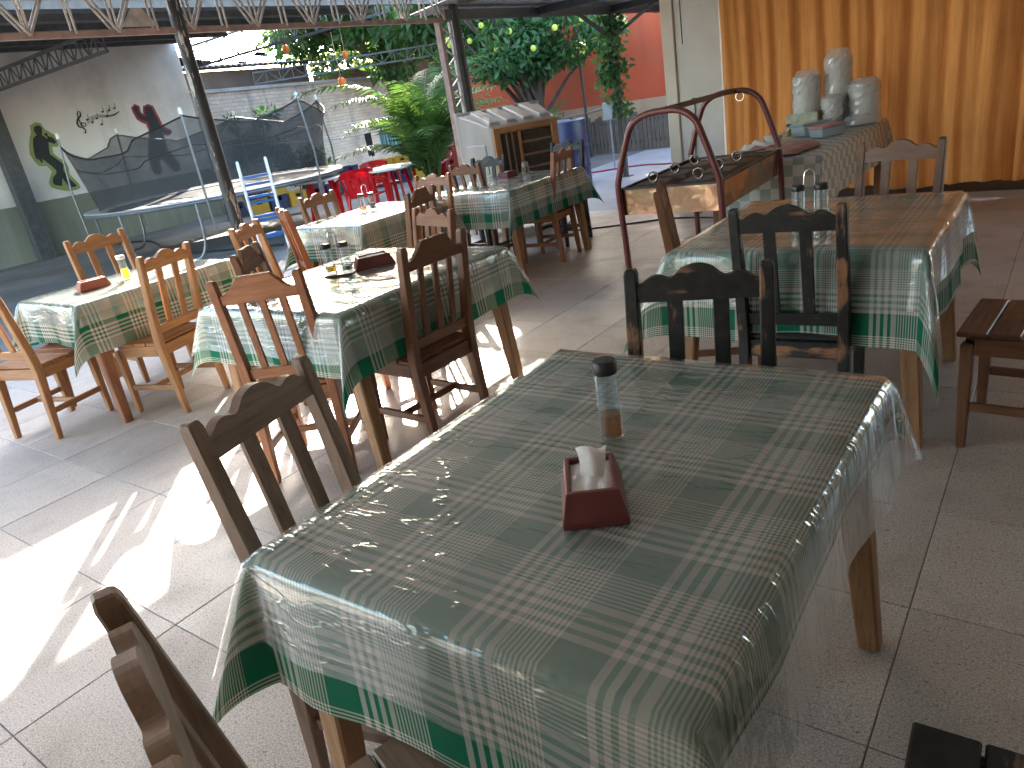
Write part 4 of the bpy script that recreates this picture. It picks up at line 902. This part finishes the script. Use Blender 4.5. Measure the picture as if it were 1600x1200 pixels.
for sx in (-.19, .10):
    for y in (-.40, -.08, .24):
        k_ += 1; names_ = ['nearest left', 'middle left', 'farthest left', 'nearest right', 'middle right', 'farthest right']
        L_ = thing('pan_lid', 'dark food pan lid with ring handle, %s on cart' % names_[k_-1], 'pan lid', (-1.87+sx, 4.62+y, .79), R(2), 'pan lids on the food cart')
        MB().loft([[(-.13, -.145, 0), (.13, -.145, 0), (.13, .145, 0), (-.13, .145, 0)], [(-.13, -.145, .012), (.13, -.145, .012), (.13, .145, .012), (-.13, .145, .012)], [(-.09, -.10, .032), (.09, -.10, .032), (.09, .10, .032), (-.09, .10, .032)]]).build('cover', m['pan'], L_, bevel=.005)
        MB().tube([(.03*math.cos(a*.5236), -.02, .062+.03*math.sin(a*.5236)) for a in range(12)], .007, 6, close=True).build('ring_handle', m['steel'], L_, True)
for q, (x, y) in enumerate(((-1.80, 5.12), (-1.70, 5.16))):
    tg = thing('serving_tongs', ('black tongs lying at the far end of cart', 'steel tongs beside black tongs on cart')[q], 'tongs', (x, y, .829), R(30-20*q), 'serving tongs on the cart')
    for s_ in (-1, 1): MB().bar((-.12, 0, .004), (.12, s_*.022, .012), .014, .004).build('arm', m['blackmetal' if q == 0 else 'steel'], tg)

# ------------------------------------------------------------------ air cooler
ac = thing('air_cooler', 'big beige air cooler with wooden slatted front on casters', 'air cooler', (-4.86, 6.70, 0), R(58))
# local: front faces -y
F0, F1 = (-.36, .36, .16, 1.16), (-.50, .50, .10, 1.35)
def ring(q, y): return [(q[0], y, q[2]), (q[1], y, q[2]), (q[1], y, q[3]), (q[0], y, q[3])]
MB().loft([ring(F0, -.30), ring((-.38, .38, .15, 1.18), -.26), ring((-.475, .475, .11, 1.32), .34), ring(F1, .36), ring(F1, .42)], cap=True).build('shell', m['cooler'], ac, bevel=.01)
for s_ in (-1, 1):
    for (za, zb) in ((.28, .60), (.70, 1.02)):
        MB().add([(s_*.392, -.16, za), (s_*.455, .26, za), (s_*.455, .26, zb), (s_*.392, -.16, zb), (s_*.408, -.16, za+.02), (s_*.471, .26, za+.02), (s_*.471, .26, zb-.02), (s_*.408, -.16, zb-.02)], [(4, 5, 6, 7), (0, 1, 5, 4), (1, 2, 6, 5), (2, 3, 7, 6), (3, 0, 4, 7)]).build('side_rib', m['cooler'], ac)
for x in (-.285, -.095, .095, .285):
    MB().loft([[(x-.070, -.24, 1.17), (x+.070, -.24, 1.17), (x+.080, .33, 1.30), (x-.080, .33, 1.30)], [(x-.052, -.21, 1.22), (x+.052, -.21, 1.22), (x+.062, .30, 1.345), (x-.062, .30, 1.345)]]).build('top_rib', m['cooler'], ac, bevel=.008)
MB().box(-.285, .285, -.318, -.302, .23, 1.09).build('cooling_pad', m['coolpad'], ac)
for s_ in (-1, 1): MB().box(*(sorted((s_*.29, s_*.36))), -.345, -.301, .16, 1.16).build('frame_stile', m['lightz'], ac, bevel=.004)
for z in (.16, 1.10): MB().box(-.289, .289, -.343, -.301, z, z+.06).build('frame_rail', m['lightx'], ac, bevel=.004)
for k in range(6): MB().box(-.06, .289, -.336, -.320, .32+k*.130, .342+k*.130).build('front_slat', m['dullx'], ac)
MB().box(-.09, -.062, -.345, -.319, .221, 1.099).build('centre_stile', m['lightz'], ac)
for x in (-.22, -.155): MB().box(x-.007, x+.007, -.336, -.320, .221, 1.099).build('front_bar', m['dullz'], ac)
for sx in (-.30, .30):
    for sy in (-.2, .3):
        w__ = MB().lathe([(.01, -.018), (.05, -.016), (.05, .016), (.01, .018)], 14); w__.v = [(sx+z, sy+x, .051+y) for x, y, z in w__.v]
        w__.build('caster', m['rubber'], ac, True); MB().box(sx-.025, sx+.025, sy-.02, sy+.02, .06, .13).build('caster_fork', m['steel'], ac)
db = thing('barrel', 'dark blue barrel standing right behind the cooler', 'barrel', (-6.25, 10.0, -.05)); MB().lathe([(.27, 0), (.29, .02), (.29, .3), (.305, .32), (.29, .34), (.29, .6), (.305, .62), (.29, .64), (.28, 1.0), (.25, 1.02), (.2, 1.0)], 22).build('drum', m['navy'], db, True); MB().lathe([(.05, 1.0), (.05, 1.03), (.03, 1.035)], 12, (.12, 0, 0)).build('bung', m['cap'], db)

# ------------------------------------------------------------------ trampoline and ladder
tp = thing('trampoline', 'big round trampoline with sagging black net before mural', 'trampoline', (-11.5, 7.3, -.06)); TR, TZ = 2.05, .80
circ = lambda r, z, n=48: [(r*math.cos(6.28319*k/n), r*math.sin(6.28319*k/n), z) for k in range(n)]
MB().tube(circ(TR, TZ), .028, 8, close=True).build('frame_ring', m['tubing'], tp, True)
MB().lathe([(TR*.86, TZ+.012), (TR*1.01, TZ+.045), (TR*1.02, TZ+.03), (TR*.86, TZ+.002)], 48, cap=False).build('edge_pad', m['pad'], tp, True)
MB().lathe([(.001, TZ-.03), (TR*.5, TZ-.02), (TR*.855, TZ), (TR*.855, TZ-.006), (TR*.5, TZ-.026), (.001, TZ-.036)], 48).build('jump_mat', m['mat'], tp, True)
PA = [322, 12, 72, 130, 190, 243]
for k, a in enumerate(PA):
    a = R(a); x, y = TR*1.03*math.cos(a), TR*1.03*math.sin(a); lean = .04 if k else .0
    MB().tube([(x, y, .35), (x*1.01, y*1.01, 1.2), (x*(1.01-lean), y*(1.01-lean), 2.0)], .016, 7).build('net_pole', m['tubing'], tp, True)
    MB().lathe([(.028, 1.97), (.03, 2.03), (.012, 2.06)], 8, (x*(1.01-lean), y*(1.01-lean), 0)).build('pole_cap', m['white'], tp)
for k in range(4):
    a0 = R(300+k*90); pts = []
    for s_, z in ((-.30, TZ), (-.29, .3), (-.24, .06), (-.15, .02), (.15, .02), (.24, .06), (.29, .3), (.30, TZ)): pts.append((TR*math.cos(a0+s_), TR*math.sin(a0+s_), z))
    MB().tube(smooth_path(pts, 3), .021, 7).build('leg', m['tubing'], tp, True)
nn_ = 96; v = []; rows = 7
top_ = []
for k in range(nn_):
    a = k/nn_*360; ds = min((abs((a-p+180) % 360-180), i) for i, p in enumerate(PA)); nxt = ds[0]/30
    top_.append(1.93-.26*min(1, nxt)**.8-(.10 if 195 < a < 300 else 0))
for q in range(rows+1):
    for k in range(nn_):
        a = 6.28319*k/nn_; f_ = q/rows; ds = min(abs((math.degrees(a)-p+180) % 360-180) for p in PA)
        rr_ = TR*(.90+.10*f_-.07*min(1, ds/30)*math.sin(f_*2.6)); v.append((rr_*math.cos(a), rr_*math.sin(a), TZ+.03+(top_[k]-TZ)*f_))
MB().add(v, [(q*nn_+k, q*nn_+(k+1) % nn_, (q+1)*nn_+(k+1) % nn_, (q+1)*nn_+k) for q in range(rows) for k in range(nn_)]).build('safety_net', m['net'], tp, 'all', fix=False)
MB().tube([v[rows*nn_+k] for k in range(nn_)], .012, 5, close=True).build('net_hem', m['cap'], tp)
MB().tube([(v[(rows-3)*nn_+k][0]*1.003, v[(rows-3)*nn_+k][1]*1.003, v[(rows-3)*nn_+k][2]+.1) for k in range(nn_)], .008, 4, close=True).build('net_band', m['cap'], tp)
ld = thing('pool_ladder', 'white tube ladder with blue steps at the trampoline', 'ladder', (-9.0, 6.30, -.06), R(55))
for sx in (-.19, .19):
    P = [(sx, 0, 0), (sx, .03, .5), (sx, .06, 1.05)]+[(sx, .06+.13*(1-math.cos(k*math.pi/6)), 1.12+.12*math.sin(k*math.pi/6)) for k in range(1, 6)]+[(sx, .36, 1.02), (sx, .48, .5), (sx, .60, 0)]
    MB().tube(smooth_path(P, 3), .020, 8).build('rail', m['white'], ld, True)
for k in range(4):
    z = .22+k*.265; MB().box(-.168, .168, -.03+.03*k*.5, .06+.03*k*.5, z, z+.035).build('step', m['bluep'], ld, bevel=.006)
    z = .12+k*.26; y = .585-.06*k*1.05; MB().box(-.168, .168, y-.06, y+.03, z, z+.035).build('step', m['bluep'], ld, bevel=.006)
pk = MB().box(-.25, .25, -.02, .02, 0, .014).build('plank', m['lightx'], None, loc=(-9.35, 6.0, .17)); 
pk.location = (-9.25, 5.92, -.055); pk.rotation_euler = (0, 0, R(30)); tag(pk, 'short pale wooden board lying beside the ladder', 'board')

# ------------------------------------------------------------------ red plastic set, crates
def red_chair(x, y, deg, label, mat='redplastic'):
    t = thing('plastic_chair', label, 'plastic chair', (x, y, -.06), R(deg), 'red plastic chairs by the palm')
    MB().box(-.23, .23, -.20, .22, .42, .445).build('seat', m[mat], t, bevel=.012)
    v = []; n = 13
    for i in range(n):
        a = (i/(n-1)*2-1)
        for j in range(5):
            z = .44+j*.095; v.append((.25*math.sin(a*1.1)*(1+.06*j), -.20-.10*math.cos(a*1.35)-.03*j+.08, z-(.05*a*a if j == 4 else 0)))
    b = MB()
    for i in range(n-1):
        if i % 3 == 1: continue
        for j in range(1, 4): b.add([v[i*5+j], v[(i+1)*5+j], v[(i+1)*5+j+1], v[i*5+j+1]], [(0, 1, 2, 3)])
    for j0 in (0, 3): b.add([v[i*5+j0+q] for i in range(n) for q in (0, 1)], [(2*i, 2*i+2, 2*i+3, 2*i+1) for i in range(n-1)])
    b.build('backrest', m[mat], t, 'all')
    for sx in (-1, 1):
        MB().tube([(sx*.25, -.16, .70), (sx*.275, .0, .665), (sx*.27, .17, .645), (sx*.255, .20, .60)], .022, 6).build('armrest', m[mat], t, True)
        MB().bar((sx*.25, .23, 0), (sx*.245, .18, .62), .045, .03).build('leg', m[mat], t); MB().bar((sx*.24, -.28, 0), (sx*.22, -.17, .45), .045, .03).build('leg', m[mat], t)
    return t
red_chair(-9.35, 8.35, 60, 'red plastic chair left of the white round table'); red_chair(-8.55, 9.35, 170, 'red plastic chair leaning at right beside palm'); red_chair(-9.75, 9.35, -110, 'red plastic chair behind the white round table'); red_chair(-8.75, 8.0, 20, 'red plastic chair nearest the dining tables')
rt = thing('plastic_table', 'round white plastic table among red chairs', 'plastic table', (-9.05, 8.85, -.06))
MB().lathe([(.02, .70), (.46, .70), (.48, .71), (.48, .73), (.46, .74), (.01, .742)], 28).build('table_top', m['white'], rt, True)
for k in range(4): a = k*1.5708+.6; MB().bar((.38*math.cos(a), .38*math.sin(a), 0), (.26*math.cos(a), .26*math.sin(a), .70), .05, .04).build('leg', m['redplastic'], rt)
rt2 = thing('plastic_table', 'second white plastic table nearer the trampoline', 'plastic table', (-9.95, 8.15, -.06))
MB().lathe([(.02, .70), (.40, .70), (.42, .71), (.42, .73), (.40, .74), (.01, .742)], 28).build('table_top', m['white'], rt2, True)
for k in range(4): a = k*1.5708+.2; MB().bar((.33*math.cos(a), .33*math.sin(a), 0), (.24*math.cos(a), .24*math.sin(a), .70), .05, .04).build('leg', m['redplastic'], rt2)
CR = {}
def crate(x, y, z, deg, mat, label):
    if mat not in CR:
        t = thing('crate', label, 'crate', (0, 0, 0)); w_, d_, h = .20, .15, .28
        MB().box(-w_, w_, -d_, d_, 0, .012).build('floor_panel', m[mat], t)
        for sy in (-1, 1):
            MB().box(-w_, w_, *sorted((sy*d_, sy*(d_-.010))), .013, .19).build('side_panel', m[mat], t); MB().box(-w_, -.06, *sorted((sy*d_, sy*(d_-.010))), .192, h).build('side_panel', m[mat], t); MB().box(.06, w_, *sorted((sy*d_, sy*(d_-.010))), .192, h).build('side_panel', m[mat], t)
            MB().box(-w_-.006, w_+.006, *sorted((sy*(d_+.006), sy*(d_-.012))), h, h+.022).build('rim', m[mat], t)
        for sx in (-1, 1): MB().box(*sorted((sx*w_, sx*(w_-.010))), -d_+.011, d_-.011, .013, h).build('end_panel', m[mat], t)
        for x_ in (-.066, .066): MB().box(x_-.003, x_+.003, -d_+.011, d_-.011, .013, .24).build('divider', m['cap'], t)
        MB().box(-w_+.011, w_-.011, -.003, .003, .013, .23).build('divider', m['cap'], t)
        CR[mat] = t; o = t
    else: o = copy_tree(CR[mat])
    o.location = (x, y, z); o.rotation_euler = (0, 0, R(deg)); tag(o, label, 'crate', 'bottle crates along the yard wall')
CD = 78
cols = ['navy', 'yellow', 'navy', 'yellow', 'redcrate', 'navy', 'yellow', 'redcrate', 'navy', 'navy', 'yellow', 'navy', 'redcrate', 'yellow']
cn = {'navy': 'dark blue', 'yellow': 'yellow', 'redcrate': 'red'}
whr = ['first from the left under trampoline', 'second from the left under trampoline', 'third from the left under trampoline', 'left of the ladder foot', 'behind the ladder', 'right of the ladder', 'under the trampoline right edge', 'behind the white round table', 'behind the red chairs', 'behind the red chairs, farther right', 'left of the palm', 'among palm leaves', 'deep behind palm', 'at right end of row']
for i, c_ in enumerate(cols):
    x, y = -14.3+.16*i, 9.35+.40*i
    crate(x, y, -.06, CD, c_, '%s bottle crate on ground, %s' % (cn[c_], whr[i]))
    if i in (1, 2, 4, 6, 8, 9, 10, 12): c2_ = cols[(i*5+3) % 14]; crate(x+.02, y+.01, .243, CD+3, c2_, '%s bottle crate stacked on top, %s' % (cn[c2_], whr[i]))

# ------------------------------------------------------------------ hanging things
def lantern(x, y, z, s, label, top):
    t = thing('paper_lantern', label, 'lantern', (x, y, z), 0, 'orange hanging ornaments')
    MB().lathe([(.03*s, -.16*s), (.09*s, -.10*s), (.12*s, 0), (.09*s, .10*s), (.03*s, .15*s)], 8).build('shade', m['orange'], t)
    MB().lathe([(.032*s, .151*s), (.05*s, .17*s), (.02*s, .20*s)], 8).build('crown', m['brownwall'], t)
    MB().tube([(0, 0, .20*s), (0, 0, top-z)], .004, 4).build('cord', m['rope'], t)
lantern(-12.5, 10.2, 2.95, .55, 'orange ornament hanging in the dark truss', 3.08); lantern(-11.15, 10.2, 2.15, .7, 'orange ornament hanging low before the brick wall', 3.08); lantern(-10.9, 10.2, 2.60, .45, 'orange ornament hanging above another one', 3.08)
bl = thing('hanging_bulb', 'white lamp on a wire under the shed roof', 'lamp', (-12.2, 4.6, 3.14)); MB().lathe([(.03, -.08), (.06, -.05), (.06, .03), (.03, .06)], 10).build('holder', m['white'], bl, True); MB().tube([(0, -2.2, .18), (0, -.8, .10), (0, 0, .06)], .006, 4).build('wire', m['rope'], bl); MB().tube([(0, 0, .05), (0, 0, .14)], .006, 4).build('stem', m['rope'], bl)
cl1 = MB().tube(smooth_path([(-14.9, 11.2, 1.28), (-12.6, 11.1, 1.17), (-10.4, 11.2, 1.27)], 6), .012, 5).build('clothesline', m['rope']); tag(cl1, 'white clothesline strung before the brick wall', 'rope')
cl2 = MB().tube(smooth_path([(-14.0, 12.6, 1.42), (-11.8, 12.3, 1.45), (-9.4, 12.1, 1.62)], 6), .010, 5).build('clothesline', m['rope']); tag(cl2, 'second higher clothesline running to the palm', 'rope')
for (x, y, wd_, h, mt, lab) in ((-11.15, 11.14, .62, .34, 'towel', 'teal striped towel hanging on the clothesline'), (-10.65, 11.18, .26, .36, 'navy', 'dark garment hanging right of striped towel'), (-11.75, 11.11, .20, .46, 'cap', 'black garment hanging left of striped towel')):
    v = []; nx, nz = 14, 8
    for i in range(nx+1):
        for j in range(nz+1): v.append((wd_*(i/nx-.5), .03*math.sin(i*1.3)*(j/nz)+.014, -h*j/nz-.01*math.sin(i*.9)))
    o = MB().add(v, [(i*(nz+1)+j, (i+1)*(nz+1)+j, (i+1)*(nz+1)+j+1, i*(nz+1)+j+1) for i in range(nx) for j in range(nz)]).build('laundry', m[mt], None, 'all', loc=(x, y, 1.195)); tag(o, lab, 'laundry', 'laundry on the clothesline')

# ------------------------------------------------------------------ right-hand yard
pf = thing('slat_fence', 'dark weathered slat fence leaning before red wall', 'fence', (-8.7, 14.55, -.06))
for k in range(22):
    x = .04+k*.094; h = .74+.05*math.sin(k*2.1); MB().box(x, x+.072, -.012+.01*math.sin(k), .012+.01*math.sin(k), 0.02, h).build('slat', m['fencewood'], pf)
for z in (.16, .58): MB().box(0, 2.12, .026, .05, z, z+.06).build('rail', m['fencewood'], pf)
bk = thing('bicycle', 'dark old bicycle leaning by the slat fence', 'bicycle', (-9.25, 14.2, -.06), R(18))
for x in (-.42, .42):
    wo_ = MB().tube([(x+.30*math.cos(a*.2618), 0, .32+.30*math.sin(a*.2618)) for a in range(24)], .022, 6, close=True).build('wheel', m['rubber'], bk, True)
    sp_b = MB()
    for a in range(12): sp_b.tube([(x, 0, .32), (x+.29*math.cos(a*.5236), 0, .32+.29*math.sin(a*.5236))], .002, 3)
    sp_b.build('spokes', m['steel'], wo_)
MB().tube([(-.42, 0, .32), (-.12, 0, .78), (.30, 0, .80), (0, 0, .30), (-.42, 0, .32)], .014, 6).build('frame', m['blackmetal'], bk); MB().tube([(0, 0, .30), (-.14, 0, .84)], .013, 6).build('seat_tube', m['blackmetal'], bk); MB().tube([(.42, 0, .32), (.30, 0, .82), (.28, 0, .95)], .013, 6).build('fork', m['blackmetal'], bk)
MB().tube([(.22, -.25, .97), (.28, -.1, .96), (.28, .1, .96), (.22, .25, .97)], .012, 6).build('handlebar', m['steel'], bk); MB().loft([[(-.28, -.08, .85), (-.28, .08, .85), (-.28, .08, .89), (-.28, -.08, .89)], [(0, -.02, .86), (0, .02, .86), (0, .02, .885), (0, -.02, .885)]]).build('saddle', m['cap'], bk)
red_chair(-9.9, 14.0, 200, 'red plastic chair by the bicycle at the red wall')
yb = thing('bucket', 'yellow and white bucket on the grey block', 'bucket', (-8.05, 11.95, .32)); MB().lathe([(.12, 0), (.15, .26), (.155, .27), (.145, .27), (.115, .015), (.01, .015)], 18).build('pail', m['yellowb'], yb, True); MB().lathe([(.1215, .0), (.130, .07), (.128, .07)], 18).build('white_band', m['white'], yb, True); MB().tube([(.15*math.cos(a*.35), .0, .27+.10*math.sin(a*.35)) for a in range(10)], .004, 4).build('handle', m['steel'], yb)
gb = thing('planter_block', 'grey concrete block with bucket on it behind cooler table', 'block', (-7.95, 11.9, -.06), R(30)); MB().box(-.36, .36, -.28, .28, 0, .378).build('body', m['block'], gb, bevel=.02); MB().box(-.37, .37, .285, .31, .05, .3).build('face_slab', m['block'], gb)
mb_ = thing('meter_box', 'grey electric meter box on the creeper pole', 'meter box', (-5.66, 10.43, .86)); MB().box(-.14, .02, -.10, -.0, 0, .26).build('case', m['meter'], mb_, bevel=.012); MB().tube([(-.06, -.04, 0), (-.06, -.04, -.7)], .012, 6).build('conduit', m['meter'], mb_)
tpst = thing('thin_post', 'thin dark post with pipe rail before red wall', 'post', (-8.35, 14.2, -.06)); MB().tube([(0, 0, 0), (-.05, 0, 2.6)], .03, 8).build('shaft', m['blackmetal'], tpst, True); MB().tube([(-1.2, .1, .82), (.0, .0, .9), (.9, .0, 1.0)], .025, 7).build('pipe_rail', m['rust'], tpst, True)
def hose(name, pts, r, mat, label): o = MB().tube(smooth_path(pts, 6), r, 6).build(name, mat, None, True); tag(o, label, 'hose'); return o
hose('hose', [(-7.6, 11.2, .0), (-7.0, 11.0, .012), (-6.5, 11.25, .012), (-5.9, 11.6, .012), (-5.2, 11.5, .012), (-4.3, 11.9, .012)], .014, m['redhose'], 'red hose lying across the concrete passage')
hose('cable', [(-4.6, 7.2, .008), (-4.35, 6.7, .008), (-3.9, 6.8, .008), (-3.3, 7.1, .008), (-2.6, 7.0, .008)], .009, m['rubber'], 'black cable on floor below the cart')
hose('cable', [(-2.3, 4.9, .008), (-2.55, 5.3, .008), (-2.2, 5.7, .008), (-1.9, 5.2, .008)], .009, m['rubber'], 'second black cable curled under food cart')
hose('hose', [(-15.3, 7.0, -.045), (-14.2, 7.2, -.045), (-12.6, 6.6, -.045), (-11.2, 6.2, -.045), (-10.0, 6.4, -.045), (-9.2, 6.6, -.045)], .016, m['rubber'], 'black hose lying on yard under trampoline')
